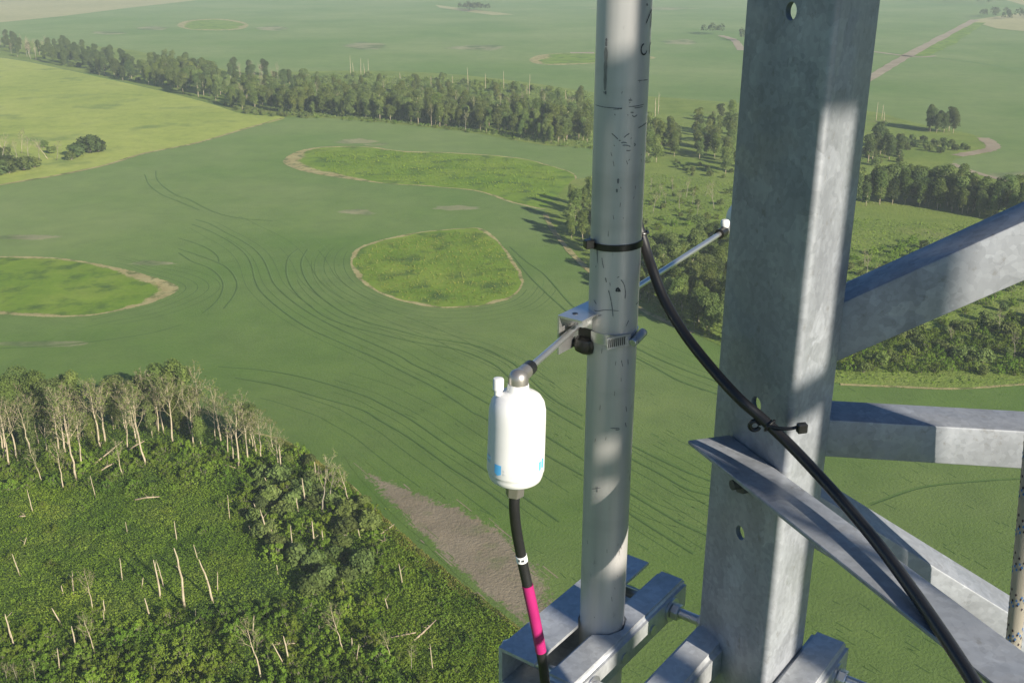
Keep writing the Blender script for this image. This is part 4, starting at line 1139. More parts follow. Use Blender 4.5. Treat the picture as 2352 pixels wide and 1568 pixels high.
carpet('right_scrub', [(1440, 700), (1480, 400), (1700, 420), (1760, 560), (1950, 500), (2352, 530), (2500, 560), (2500, 860), (2200, 885), (1940, 872), (1800, 840), (1650, 785), (1530, 730)], 17000, 0.20, 0.5, M['under_leaf'],
       'low scrub and grass clumps on the rough land at the right', 'scrub', 55)
carpet('belt_scrub', [(640, 175), (800, 172), (1000, 178), (1200, 196), (1362, 220), (1362, 343), (1250, 331), (1100, 306), (950, 287), (800, 273), (650, 266), (600, 230)], 30000, 0.34, 1.2, M['willow_leaf'],
       'low scrub between the trees of the far belt', 'scrub', 56)
carpet('island_tussocks', [(815, 595), (860, 565), (950, 543), (1050, 533), (1105, 534), (1145, 565), (1185, 618), (1192, 650), (1165, 680), (1100, 696), (1010, 700), (920, 684), (855, 655), (822, 622)], 5000, 0.16, 0.3, M['yellow_weed'],
       'rough tussocks on the rounded grass island left of the bracket', 'grass', 57, up=0.2)
carpet('island_tussocks', [(720, 350), (850, 345), (1050, 358), (1180, 368), (1290, 400), (1250, 460), (1100, 432), (880, 414), (760, 398)], 4500, 0.22, 0.4, M['grass_blade'],
       'rough tussocks on the long grass island below the far belt', 'grass', 58, up=0.2)

# ------------------------------------------------------------------ the tower
def D(x, y, d):
    """a point d metres below the eye"""
    return Vector((x, y, CAM_H - d))
def v2(p): return Vector((p[0], p[1], 0))
LEG = np.array([0.326, 1.10])                 # bend line of the leg
F1 = np.array([-0.375, 0.927])                # its two flanges, seen in plan
F2 = np.array([0.616, 0.788])
BDIR = -F1/np.linalg.norm(F1)                 # tower face running back past the photographer
BNRM = np.array([BDIR[1], -BDIR[0]])          # outward from that face
ADIR = np.array([0.990, -0.139]); ADIR /= np.linalg.norm(ADIR)
ABACK = np.array([-ADIR[1], ADIR[0]])
A0 = np.array([0.385, 1.205])
W = 3.0
tower = tag(empty('lattice_tower', (0, 0, 0)), 'galvanised steel lattice tower leg with angle braces on the right', 'tower')

def sheet_profile(pts, rad, th, seg=7):
    """bent plate in plan: polyline with rounded bends, given thickness (inward side on the left of travel)"""
    P = [np.array(p, float) for p in pts]
    line = [P[0]]
    for i in range(1, len(P)-1):
        a = (P[i-1]-P[i]); a /= np.linalg.norm(a)
        b = (P[i+1]-P[i]); b /= np.linalg.norm(b)
        ang = math.acos(np.clip(a @ b, -1, 1))
        t = rad/math.tan(ang/2)
        c = P[i] + (a+b)/np.linalg.norm(a+b)*rad/math.sin(ang/2)
        s0, s1 = P[i]+a*t, P[i]+b*t
        line.append(s0+a*0.0025)
        a0 = math.atan2(*(s0-c)[::-1]); a1 = math.atan2(*(s1-c)[::-1])
        dd = (a1-a0+math.pi) % (2*math.pi)-math.pi
        for k in range(seg+1):
            q = a0+dd*k/seg
            line.append(c+rad*np.array([math.cos(q), math.sin(q)]))
        line.append(s1+b*0.0025)
    line.append(P[-1])
    L = np.array(line)
    t = np.gradient(L, axis=0)
    t[1:-1] = L[2:]-L[:-2]
    t /= np.linalg.norm(t, axis=1, keepdims=True)
    n = np.stack([-t[:, 1], t[:, 0]], 1)
    return list(L), list(L+n*th)
def leg_object(corner, f1, f2, w1, w2, z0, z1):
    outer, inner = sheet_profile([corner+f1*w1, corner, corner+f2*w2], 0.0075, 0.0068)
    poly = [(p[0], p[1], z0) for p in outer] + [(p[0], p[1], z0) for p in inner[::-1]]
    mb = MB(); mb.extrude(poly, (0, 0, z1-z0))
    o = mb.build('leg', M['galv'], tower, True, 35)
    return o
leg = leg_object(LEG, F1, F2, 0.157, 0.122, 0.0, CAM_H+6)
# bolt holes through the left flange
F1N = np.array([-F1[1], F1[0]])
cut = MB()
for (px, py) in ((1817, 26), (1737, 928), (1700, 1223), (1655, 1600)):
    r, f, d = bearing(px, py)
    k = r/f                                    # where that bearing meets the flange plane
    s = (LEG[0]-k*LEG[1])/(k*F1[1]-F1[0])
    p = LEG+F1*s
    z = CAM_H - d/f*p[1]
    n = Vector((F1[1], -F1[0], 0))
    cut.tube([Vector((p[0], p[1], z))-n*0.03, Vector((p[0], p[1], z))+n*0.03], 0.0098, 20)
co = cut.build('hole_cutter', None)
bo = leg.modifiers.new('holes', 'BOOLEAN'); bo.object = co; bo.operation = 'DIFFERENCE'; bo.solver = 'EXACT'
bpy.context.view_layer.update()
me = bpy.data.meshes.new_from_object(leg.evaluated_get(bpy.context.evaluated_depsgraph_get()))
leg.modifiers.clear(); leg.data = me
bpy.data.objects.remove(co, do_unlink=True)
leg.data.set_sharp_from_angle(angle=R(35))

LEG2 = LEG + BDIR*W; LEG3 = LEG + ADIR*W
def rot2(v, a): return np.array([v[0]*math.cos(a)-v[1]*math.sin(a), v[0]*math.sin(a)+v[1]*math.cos(a)])
leg_object(LEG2, rot2(F1, R(120)), rot2(F2, R(120)), 0.157, 0.122, 0.0, CAM_H+6)
leg_object(LEG3, rot2(F1, R(240)), rot2(F2, R(240)), 0.157, 0.122, 0.0, CAM_H+6)

def angle_bar(name, p0, p1, face, back, wf, wb, th=0.006, rad=0.006, parent=tower, mat='galv', tilt=0.0):
    """rolled angle: p0-p1 is its outer corner edge; one flange goes along 'face' (down the face), the other along 'back'"""
    p0, p1 = Vector(p0), Vector(p1)
    ax = (p1-p0).normalized()
    f = Vector(face); f = (f-ax*f.dot(ax)).normalized()
    b = Vector(back); b = (b-ax*b.dot(ax)-f*b.dot(f)).normalized()
    b = (b*math.cos(tilt)-f*math.sin(tilt)).normalized()
    prof = [(0.003, 0), (wf-0.001, 0), (wf, 0.001), (wf, th-0.002), (wf-0.002, th), (th+rad, th), (th+rad*0.3, th+rad*0.3), (th, th+rad), (th, wb-0.002), (th-0.002, wb), (0.001, wb), (0, wb-0.001), (0, 0.003), (0.0009, 0.0009)]
    poly = [p0+f*a+b*c for a, c in prof]
    mb = MB(); mb.extrude(poly, p1-p0)
    return mb.build(name, M[mat], parent, True, 40)
up = Vector((0, 0, 1))
# face A: one horizontal, one diagonal rising and one falling from the leg, repeated up and down the tower
def A_at(s, d): return D(A0[0]+ADIR[0]*s, A0[1]+ADIR[1]*s, d)
back = v2(ABACK)
bay = 1.75
for k in range(-2, 4):
    dz = k*2*bay
    angle_bar('horizontal_brace', A_at(-0.03, 0.568+dz), A_at(W, 0.568+dz), (0, 0, -1), back, 0.052, 0.062)
    ab = Vector(back)
    p0, p1 = A_at(-0.02, 0.432+dz), A_at(W, 0.432-0.566*(W+0.02)+dz)
    angle_bar('diagonal_brace', p0, p1, (0, 0, -1), back, 0.068, 0.062)
    p0, p1 = A_at(-0.02, 0.655+dz), A_at(W, 0.655+0.598*(W+0.02)+dz)
    angle_bar('diagonal_brace', p0, p1, (0, 0, -1), back, 0.068, 0.060)
# face B: horizontal angle with its flat flange outward
def B_at(s, d): 
    p = LEG + F1*0.117 + BDIR*s
    return D(p[0]+BNRM[0]*0.0, p[1]+BNRM[1]*0.0, d)
for k in range(-1, 3):
    dz = k*2*bay
    angle_bar('horizontal_brace', B_at(0, 0.592+dz)+v2(BNRM)*0.001, B_at(W, 0.592+dz)+v2(BNRM)*0.001, (0, 0, -1), v2(BNRM), 0.030, 0.064, tilt=0.06)
# face C, behind the photographer: struts and unseen rods and plates added to throw stripes of shade
ANG3 = (LEG3-LEG2)/np.linalg.norm(LEG3-LEG2)
for k in range(-1, 3):
    dz = k*2*bay
    a = D(LEG2[0], LEG2[1], 0.568+dz-1.62); b = D(LEG3[0], LEG3[1], 0.568+dz-1.62)
    angle_bar('horizontal_brace', a, b, (0, 0, -1), v2((-ANG3[1], ANG3[0])), 0.052, 0.06)
def shade_rod(q, tau, r, z0=0.5, z1=CAM_H+5, name='added_shade_rod'):  # rod added out of view, only to shade the mast and leg
    p = QV*q + SH*tau
    mb = MB(); mb.tube([(p[0], p[1], z0), (p[0], p[1], z1)], r, 12)
    return mb.build(name, M['black_jacket'], tower)
MAST = np.array([0.1283, 1.25]); MR = 0.0315
TAU = 2.06
qm = float(MAST @ QV)
for q in (qm-0.61*MR+0.016, qm+0.010):
    shade_rod(q, TAU, 0.016, z0=CAM_H+0.505)
    shade_rod(q, TAU, 0.016, z1=CAM_H+0.385)
WEBR = LEG+F2*0.122
q_lit = float((LEG+F2*0.088) @ QV)
for q in (q_lit+0.017, q_lit+0.050, q_lit+0.083, q_lit+0.108):
    shade_rod(q, TAU, 0.017)
def shade_plate(q0, q1, d0, d1, tau, name='added_shade_plate'):  # plate added out of view; its gaps shape the lit patches
    a = QV*q0+SH*tau; b = QV*q1+SH*tau
    mb = MB(); mb.box(D(a[0], a[1], d1), v2(b-a), v2(SH)*0.02, (0, 0, d1-d0))
    return mb.build(name, M['galv'], tower, False)
drop = (TAU-float(MAST @ SH))*math.tan(SUN_EL)
for d0, d1 in ((0.126, 0.594), (0.625, 0.657), (0.684, 1.4)):
    shade_plate(qm-1.25*MR, qm-0.55*MR, d0-drop, d1-drop, TAU+0.03)
dropw = (TAU-float((LEG+F2*0.05) @ SH))*math.tan(SUN_EL)
q0 = float(LEG @ QV)
shade_plate(q0-0.01, q_lit+0.01, -2.5, 0.150-dropw, TAU+0.035)
shade_plate(q0-0.01, q_lit+0.01, 0.465-dropw, 0.512-dropw, TAU+0.035)

def hexnut(base, axis, r, h, name, mat, parent, bev=0.0012):
    base = Vector(base); ax = Vector(axis).normalized()
    a = ax.orthogonal().normalized(); b = ax.cross(a)
    mb = MB(); mb.extrude([base+(a*math.cos(k*math.pi/3)+b*math.sin(k*math.pi/3))*r for k in range(6)], ax*h)
    o = mb.build(name, mat, parent, True, 25)
    return bevel(o, bev, 1)
# bolt that holds the face-B strut to the leg
nB = v2(BNRM)
for s, dd in ((0.040, 0.640),):
    p = LEG+F1*0.117+BDIR*s
    bp = D(p[0], p[1], dd)
    hexnut(bp+nB*0.001, nB, 0.0145, 0.011, 'bolt', M['shaded_steel'], tower)
    mb = MB(); mb.tube([bp, bp+nB*0.022], 0.0065, 12); mb.build('bolt', M['shaded_steel'], tower, True, 40)

# ------------------------------------------------------------------ the mast pipe
mast = tag(empty('mast_pipe', (MAST[0], MAST[1], CAM_H-1.6)), 'upright scuffed grey aluminium pipe left of the tower leg', 'pipe')
def kid(o, root):
    o.parent = root
    o.matrix_parent_inverse = Matrix.Translation(-Vector(root.location))
    return o
mb = MB(); mb.tube([(MAST[0], MAST[1], CAM_H-1.6), (MAST[0], MAST[1], CAM_H+1.2)], MR, 64)
kid(mb.build('tube', M['pipe'], None, True, 40), mast)
def on_mast(px, py, off=0.0):
    """where a bearing meets the near side of the mast"""
    r, f, d = bearing(px, py)
    u = np.array([r, f])/math.hypot(r, f)
    rad = MR+off
    b_ = u @ MAST; c_ = MAST @ MAST - rad*rad
    disc = b_*b_-c_
    if disc < 0: disc = 0
    t = b_-math.sqrt(disc)
    h = u*t
    return Vector((h[0], h[1], CAM_H - d/math.hypot(r, f)*t))
def marks(name, strokes, w, mat, off=0.0004):
    mb = MB()
    for st in strokes:
        pts = [on_mast(*p) for p in smooth(st, 5)]
        n = len(pts)
        L_, R_ = [], []
        for i, p in enumerate(pts):
            nr = Vector((p.x-MAST[0], p.y-MAST[1], 0)).normalized()
            t = (pts[min(i+1, n-1)]-pts[max(i-1, 0)])
            if t.length < 1e-7: t = Vector((0, 0, 1))
            sd = t.normalized().cross(nr)
            ww = w*(0.7+0.6*random.random())*(0.45 if i in (0, n-1) else 1)
            for S_, sg in ((L_, 1), (R_, -1)):
                q = p+sd*ww*sg*0.5
                nq = Vector((q.x-MAST[0], q.y-MAST[1], 0)).normalized()
                S_.append(Vector((MAST[0]+nq.x*(MR+off), MAST[1]+nq.y*(MR+off), q.z)))
        mb.add(L_+R_, [(i, i+1, n+i+1, n+i) for i in range(n-1)])
    o = kid(mb.build(name, M[mat], None, False), mast)
    if len(strokes) > 1: o['kind'] = 'stuff'
    return o
Z8 = lambda p: zoomed(1450, 0, 3.136, p)
wr = marks('handwriting', [Z8([(515, 185), (535, 135), (559, 72)]), Z8([(559, 72), (556, 140), (550, 218)]),
                      Z8([(500, 343), (484, 360), (477, 390), (484, 420), (498, 429), (514, 418), (522, 395)]), Z8([(546, 348), (543, 385), (541, 425)]), Z8([(546, 352), (552, 335), (556, 330)])], 0.0016, 'ink', 0.0006)
wr['label'] = 'black marker writing, a 1 above the letters or'
marks('marker_ring', [Z8([(122, 822), (160, 835), (200, 842), (245, 846), (300, 849), (330, 848)]), Z8([(260, 858), (300, 856), (330, 853)]), Z8([(380, 838), (430, 834), (470, 826), (500, 818)]), Z8([(425, 848), (460, 844), (490, 836)]),
                      Z8([(450, 632), (490, 630), (530, 626)])], 0.0009, 'faint_ink')
marks('scratch', [Z8([(248, 1045), (275, 1070), (298, 1092)]), Z8([(305, 1100), (318, 1104)]), Z8([(322, 1120), (345, 1117), (368, 1122)]), Z8([(332, 1140), (360, 1139), (395, 1149)]), Z8([(362, 1180), (385, 1182), (395, 1178)]),
                  Z8([(425, 1122), (432, 1135), (424, 1146)]), Z8([(455, 1005), (490, 985), (520, 962)]), Z8([(345, 1080), (365, 1060), (388, 1048)]), Z8([(395, 882), (420, 884)]), Z8([(408, 905), (425, 915), (448, 900)]),
                  Z8([(372, 905), (378, 900)]), Z8([(380, 785), (410, 788)])], 0.0012, 'faint_ink')
marks('smudge', [Z8([(208, 300), (206, 340), (207, 365)]), Z8([(200, 715), (202, 742)]), Z8([(520, 30), (530, 45)]), Z8([(300, 1400), (298, 1440)]), Z8([(288, 1480), (290, 1510)])], 0.0022, 'faint_ink')
marks('smear', [Z8([(205, 370), (202, 480), (198, 600), (196, 710)])], 0.004, 'smear')
ZP = lambda p: zoomed(1150, 500, 2.09, p)
marks('scratch', [ZP([(742, 300), (746, 330), (752, 355)]), ZP([(760, 405), (766, 430)]), ZP([(700, 520), (714, 545)]), ZP([(776, 470), (786, 510), (795, 560), (800, 610)]), ZP([(840, 415), (856, 440), (864, 480), (862, 515)]),
                  ZP([(820, 405), (832, 400)]), ZP([(918, 545), (932, 530)]), ZP([(866, 660), (882, 625)]), ZP([(720, 605), (740, 600)]), ZP([(842, 835), (850, 870)]), ZP([(876, 830), (878, 860)]), ZP([(866, 1075), (870, 1105)]),
                  ZP([(862, 1160), (868, 1185)]), ZP([(785, 1190), (830, 1192)]), ZP([(812, 1200), (830, 1198), (828, 1188)]), ZP([(690, 1508), (735, 1502)]), ZP([(718, 1495), (716, 1525)]), ZP([(905, 230), (920, 235)]), ZP([(715, 240), (720, 330)]),
                  ZP([(700, 575), (720, 580), (760, 574), (830, 578)])], 0.0011, 'faint_ink')
marks('scuff', [ZP([(815, 470), (825, 460), (835, 474)]), ZP([(812, 473), (840, 476)])], 0.0024, 'ink')
sc_lines = []
for i in range(60):
    x = random.uniform(1345, 1480); y = random.uniform(130, 1450)
    sc_lines.append([(x, y), (x+random.uniform(-3, 3), y+random.uniform(3, 14))])
marks('scratch', sc_lines, 0.0008, 'smear', 0.0003)['kind'] = 'stuff'

# ------------------------------------------------------------------ clamp that ties the mast to the leg
U2 = np.array([0.8, -0.6]); V2 = np.array([0.6, 0.8])
def UV(u, v, d): 
    p = U2*u+V2*v
    return D(p[0], p[1], d)
clamp = tag(empty('mounting_clamp', UV(-0.5, 1.08, 0.96)), 'bright galvanised clamp of notched bars and threaded rods at the foot of the pipe', 'clamp')
um, vm = float(MAST @ U2), float(MAST @ V2)
TOPD, BH = 0.905, 0.052
def notched(name, u0, u1, v0, v1, side, depth, half, rnd=True):
    """bar along v with a notch cut into one side"""
    e = u1 if side > 0 else u0
    sgn = -side
    c = vm
    notch = [(e, c-half), (e+sgn*depth*0.75, c-half*0.55), (e+sgn*depth, c), (e+sgn*depth*0.75, c+half*0.55), (e, c+half)]
    if side > 0:
        poly = [(u0, v0), (u1, v0)] + notch + [(u1, v1), (u0, v1)]
    else:
        poly = [(u0, v0), (u1, v0), (u1, v1), (u0, v1)] + notch[::-1]
    mb = MB(); mb.extrude([UV(a, b, TOPD+BH) for a, b in poly], (0, 0, BH))
    o = mb.build(name, M['galv_bright'], None, True, 35)
    bevel(o, 0.007 if rnd else 0.002, 3, 60)
    o.data.set_sharp_from_angle(angle=R(40))
    return kid(o, clamp)
v0_, v1_ = 0.940, 1.246
# bar on the far side of the mast: an open channel
b1o, b1i = -0.728, -0.668
poly = [(b1o, v0_), (b1i, v0_), (b1i, vm-0.03), (b1i-0.010, vm-0.015), (b1i-0.014, vm), (b1i-0.010, vm+0.015), (b1i, vm+0.03), (b1i, v1_), (b1o, v1_)]
mb = MB(); mb.extrude([UV(a, b, TOPD+0.005) for a, b in poly], (0, 0, 0.005))
mb.box(UV(b1o, v0_, TOPD+0.0545), v2(U2)*0.006, v2(V2)*(v1_-v0_), (0, 0, 0.0492))
mb.extrude([UV(a, b, TOPD+0.060) for a, b in poly], (0, 0, 0.005))
kid(mb.build('clamp_bar', M['galv_bright'], None, False), clamp)
notched('clamp_bar', -0.647, -0.597, v0_-0.01, v1_-0.002, -1, 0.028, 0.034)
notched('clamp_bar', -0.535, -0.483, v0_-0.01, v1_-0.05, 1, 0.0, 0.03)
notched('clamp_bar', -0.398, -0.345, v0_, v1_-0.004, -1, 0.0, 0.03)
for v in (vm+0.115, vm-0.105):
    dz = TOPD+BH*0.5
    mb = MB(); mb.tube([UV(-0.745, v, dz), UV(-0.30, v, dz)], 0.0075, 14)
    kid(mb.build('threaded_rod', M['zinc'], None, True, 40), clamp)
    for u, s in ((-0.597, 1), (-0.535, -1), (-0.345, 1), (-0.728, -1)):
        mb = MB(); mb.tube([UV(u, v, dz), UV(u+0.003*s, v, dz)], 0.0185, 24)
        kid(mb.build('washer', M['zinc'], None, True, 40), clamp)
        kid(hexnut(UV(u+0.003*s, v, dz), v2(U2)*s, 0.0135, 0.012, 'nut', M['zinc'], None), clamp)
for v in (vm+0.06, vm-0.02):
    mb = MB(); mb.tube([UV(-0.5975, v, TOPD+0.03), UV(-0.5955, v, TOPD+0.03)], 0.0075, 14)
    kid(mb.build('plug', M['zinc'], None, True, 40), clamp)

# ------------------------------------------------------------------ small antenna with white capsules
ELB = Vector((0.0125, 1.086, CAM_H-0.4555))
ant = tag(empty('antenna', D(0.075, 1.24, 0.46)), 'small antenna of thin rods with a white plastic capsule, bracketed to the pipe', 'antenna')
BRF = D(0.0568, 1.224, 0.435)               # front top corner of the bracket
ub, vb = v2(U2), v2(V2)
th = 0.0025
mb = MB()
hole = BRF+ub*0.016+vb*0.022
mb.box(BRF-up*th, ub*0.036, vb*0.085, up*th)
mb.box(BRF-up*0.052, ub*th, vb*0.085, up*(0.052-th))
mb.box(BRF-up*0.052+vb*0.035, ub*0.036, vb*th, up*(0.052-th))
br = kid(mb.build('bracket', M['stainless'], None, False), ant)
for k, (a, b) in enumerate(((0.014, 0.018), (0.030, 0.046))):
    mb = MB(); p = BRF+ub*a+vb*b
    mb.tube([p-up*0.0005, p+up*0.0006], 0.0035 if k == 0 else 0.005, 14)
    h = kid(mb.build('bolt_hole', M['black_nylon'], None, True, 40), ant)
mb = MB(); c = BRF+ub*0.018+vb*0.03
mb.lathe(c+vb*0.012-up*0.058, up, [(0.010, 0), (0.016, 0.004), (0.018, 0.012), (0.016, 0.020), (0.010, 0.024)], 20)
mb.box(c-ub*0.009+vb*0.004-up*0.045, ub*0.020, vb*0.03, up*0.022)
kid(mb.build('insulator', M['black_nylon'], None, True, 40), ant)
mb = MB(); mb.tube([BRF+ub*0.028+vb*0.014-up*0.012, BRF+ub*0.028+vb*0.014-up*0.003], 0.0065, 6)
kid(mb.build('bolt', M['stainless'], None, True, 30), ant)
CEN = Vector((0.086, 1.255, CAM_H-0.4585))
FARE = Vector((0.352, 1.688, CAM_H-0.452))
for a, b in ((ELB, CEN), (CEN, FARE)):
    mb = MB(); mb.tube([a, b], 0.0042, 14)
    kid(mb.build('rod', M['stainless'], None, True, 40), ant)
def capsule(end, toward, lean, name='capsule'):
    d = (toward-end).normalized()
    mb = MB(); mb.tube([end+d*0.006, end+d*0.022], 0.0085, 16)
    kid(mb.build('black_collar', M['black_nylon'], None, True, 40), ant)
    # upright metal elbow: a short barrel on the rod and a domed body that screws into the capsule
    w = (-d)
    mb = MB(); mb.tube([end+d*0.008, end+w*0.010], 0.0088, 14)
    kid(mb.build('elbow', M['nickel'], None, True, 40), ant)
    eb = end+w*0.0135-up*0.019
    mb = MB(); mb.lathe(eb, up, [(0.0112, 0.0), (0.0116, 0.003), (0.0116, 0.018), (0.0108, 0.0225), (0.0085, 0.0262), (0.0045, 0.0285), (0.001, 0.029)], 10)
    kid(mb.build('elbow', M['nickel'], None, True, 50), ant)
    top = end+w*0.0135-up*0.007
    ax = Vector((lean[0], lean[1], -1)).normalized()
    prof = [(0.0118, 0.0), (0.0125, 0.008), (0.0135, 0.0095), (0.020, 0.0115), (0.0262, 0.0155), (0.0302, 0.0220), (0.0322, 0.031), (0.0326, 0.045), (0.0330, 0.085), (0.0332, 0.1060),
            (0.0326, 0.1078), (0.0320, 0.1085), (0.0318, 0.1120), (0.0300, 0.1172), (0.0262, 0.1202), (0.0190, 0.1220), (0.0110, 0.123)]
    mb = MB(); mb.lathe(top, ax, prof, 48)
    cap = kid(mb.build(name, M['white_plastic'], None, True, 60), ant)
    sd = ax.orthogonal().normalized()
    lf = Vector((-1, -0.12, 0)); lf = (lf-ax*lf.dot(ax)).normalized()
    c0 = top+lf*0.0225+ax*0.013
    mb = MB(); mb.lathe(c0, -ax, [(0.0045, 0), (0.0048, 0.006), (0.0062, 0.0065), (0.0062, 0.018), (0.0056, 0.0195), (0.003, 0.0202)], 18)
    mb.build('vent_cap', M['white_plastic'], cap, True, 40)
    b0 = top+ax*0.1215
    a_ = ax.orthogonal().normalized(); b_ = ax.cross(a_)
    mb = MB(); mb.lathe(b0, ax, [(0.0150, 0), (0.0148, 0.004), (0.0118, 0.0065), (0.0112, 0.0195), (0.0102, 0.021)], 6)
    kid(bevel(mb.build('cable_fitting', M['nickel'], None, True, 25), 0.0009, 1), ant)
    return top, ax, cap
capT, capA, capO = capsule(ELB, CEN, (-0.028, 0.0))
far_d = (FARE-CEN).normalized()
mb = MB(); mb.tube([FARE-far_d*0.02, FARE+far_d*0.002], 0.0085, 16)
kid(mb.build('black_collar', M['black_nylon'], None, True, 40), ant)
mb = MB(); mb.tube([FARE, FARE+far_d*0.08], 0.0085, 8)
kid(bevel(mb.build('elbow', M['nickel'], None, True, 30), 0.001, 1), ant)
mb = MB(); mb.lathe(FARE+far_d*0.004+up*0.006, up, [(0.006, 0), (0.0075, 0.003), (0.0075, 0.010), (0.006, 0.0125), (0.003, 0.0135)], 18)
kid(mb.build('vent_cap', M['white_plastic'], None, True, 40), ant)
mb = MB(); mb.lathe(FARE+far_d*0.075, far_d, [(0.012, 0), (0.020, 0.006), (0.0302, 0.016), (0.0326, 0.03), (0.0328, 0.095), (0.028, 0.108), (0.011, 0.115)], 40)
kid(mb.build('capsule', M['white_plastic'], None, True, 60), ant)
def print_patch(ang0, ang1, h0, h1, mat, name='printing', notch=0.0):
    a = Vector((0, -1, 0)); a = (a-capA*a.dot(capA)).normalized(); b = capA.cross(a)
    mb = MB(); n = 6
    rr = 0.0336
    def pt(t, h):
        return capT+capA*h+(a*math.cos(t)+b*math.sin(t))*rr
    top = [pt(ang0+(ang1-ang0)*k/n, h0) for k in range(n+1)]
    bot = [pt(ang0+(ang1-ang0)*k/n, h1+notch*(1-abs(2*k/n-1))) for k in range(n+1)]
    m = n+1
    mb.add(top+bot, [(k, k+1, m+k+1, m+k) for k in range(n)])
    return mb.build(name, M[mat], capO, False)
sgn = 1 if capA.cross(Vector((0, -1, 0))).x > 0 else -1
def pp(x0, x1, h0, h1, mat, notch=0.0):
    """printing placed by sideways offset (-1..1) round the capsule"""
    print_patch(sgn*math.asin(x0), sgn*math.asin(x1), h0, h1, mat, notch=notch)
pp(-0.72, -0.50, 0.089, 0.100, 'blue_print', 0.0025)
pp(-0.985, -0.86, 0.084, 0.088, 'pale_print'); pp(-0.985, -0.88, 0.090, 0.092, 'pale_print')
pp(0.78, 0.84, 0.087, 0.098, 'blue_print'); pp(0.87, 0.92, 0.085, 0.097, 'blue_print')
pp(-0.42, -0.36, 0.094, 0.0955, 'grey_print'); pp(-0.42, -0.33, 0.098, 0.0995, 'grey_print')
for k in range(6):
    pp(-0.12+k*0.075, -0.08+k*0.075, 0.1005, 0.1022, 'grey_print')

# hose clamp round the mast
hc = tag(empty('hose_clamp', D(MAST[0], MAST[1], 0.475)), 'stainless hose clamp with a screw round the pipe below the bracket', 'hose clamp')
def ring(d0, d1, r0, r1, mat, name, root, n=48, tilt=0.0):
    mb = MB(); v = []; f = []
    for k in range(n):
        t = 2*math.pi*k/n
        dzz = tilt*math.cos(t)
        for (rr, dd) in ((r0, d0), (r1, d0), (r1, d1), (r0, d1)):
            v.append(D(MAST[0]+rr*math.cos(t), MAST[1]+rr*math.sin(t), dd+dzz))
    for k in range(n):
        for j in range(4):
            f.append((k*4+j, ((k+1) % n)*4+j, ((k+1) % n)*4+(j+1) % 4, k*4+(j+1) % 4))
    mb.add(v, f)
    return kid(mb.build(name, M[mat], None, True, 40), root)
ring(0.459, 0.473, MR+0.0002, MR+0.0012, 'stainless', 'band', hc)
def m_pt(ang, rr, d):
    return D(MAST[0]+rr*math.cos(ang), MAST[1]+rr*math.sin(ang), d)
a0 = R(-62)
tn = Vector((-math.sin(a0), math.cos(a0), 0)); nr = Vector((math.cos(a0), math.sin(a0), 0))
mb = MB(); mb.box(m_pt(a0, MR+0.001, 0.474)-tn*0.030, tn*0.034, nr*0.0022, up*0.0155)
kid(mb.build('band_end', M['zinc'], None, False), hc)
thr = MB()
for k in range(9):
    thr.box(m_pt(a0, MR+0.0031, 0.4715)-tn*(0.0285-0.0029*k), tn*0.0011+up*0.0005, nr*0.0006, up*0.0105)
kid(thr.build('thread_slots', M['black_nylon'], None, False), hc)
a1 = R(-38)
tn1 = Vector((-math.sin(a1), math.cos(a1), 0)); nr1 = Vector((math.cos(a1), math.sin(a1), 0))
mb = MB(); c = m_pt(a1, MR+0.0065, 0.466)
mb.tube([c-tn1*0.007-up*0.002, c+tn1*0.013+up*0.004], 0.0058, 14)
kid(mb.build('screw_housing', M['zinc'], None, True, 40), hc)
kid(hexnut(c-tn1*0.007-up*0.002, -tn1-up*0.2, 0.0056, 0.006, 'screw_head', M['zinc'], None, 0.0006), hc)

# ------------------------------------------------------------------ cables
def cable(name, pts, r, mat, label, n=10, sides=18):
    P = [Vector(p) for p in smooth([list(p) for p in pts], n)]
    mb = MB(); mb.tube(P, r, sides)
    o = mb.build(name, M[mat], None, True, 50)
    tag(o, label, 'cable')
    return o, P
tail = capT+capA*0.138
c1_pts = [tail-capA*0.004, tail+capA*0.02, Q(1186, 1215, 1.083), Q(1199, 1285, 1.09), Q(1213, 1350, 1.09), Q(1227, 1415, 1.092), Q(1239, 1475, 1.094), Q(1248, 1530, 1.096), Q(1253, 1575, 1.10), Q(1262, 1640, 1.13), Q(1280, 1720, 1.18), Q(1290, 1800, 1.2)]
jumper, PJ = cable('coaxial_cable', c1_pts, 0.0064, 'black_jacket', 'short black coaxial cable hanging from the white capsule, banded with pink tape', 12)
def proj_y(p):
    depth = p.y*CP+(CAM_H-p.z)*SP
    return 784+FPX*((CAM_H-p.z)*CP-p.y*SP)/depth
def proj_x(p):
    return 1176+FPX*p.x/(p.y*CP+(CAM_H-p.z)*SP)
def band(P, y0, y1, r, mat, name, root):
    sel = [p for p in P if y0 <= proj_y(p) <= y1]
    mb = MB(); mb.tube(sel, r, 20)
    o = mb.build(name, M[mat], root, True, 50)
    return o
PF = [Vector(p) for p in smooth([list(p) for p in c1_pts], 80)]
band(PF, 1342, 1495, 0.0071, 'pink_tape', 'pink_tape', jumper)
band(PF, 1273, 1288, 0.0070, 'white_tape', 'cable_marker', jumper)
# printed characters on the marker
mk = [p for p in PF if 1276 <= proj_y(p) <= 1285]
mb = MB()
for k, ang in enumerate((-0.55, -0.36, 0.05, 0.24, 0.40)):
    p = mk[len(mk)//2]
    q = Vector((p.x+0.0074*math.sin(ang), p.y-0.0074*math.cos(ang), p.z))
    s_ = Vector((math.cos(ang), math.sin(ang), 0))
    mb.box(q-s_*0.0004-up*0.0016, s_*0.0009, Vector((math.sin(ang), -math.cos(ang), 0))*0.0002, up*0.0032)
mb.build('marker_print', M['ink'], jumper, False)

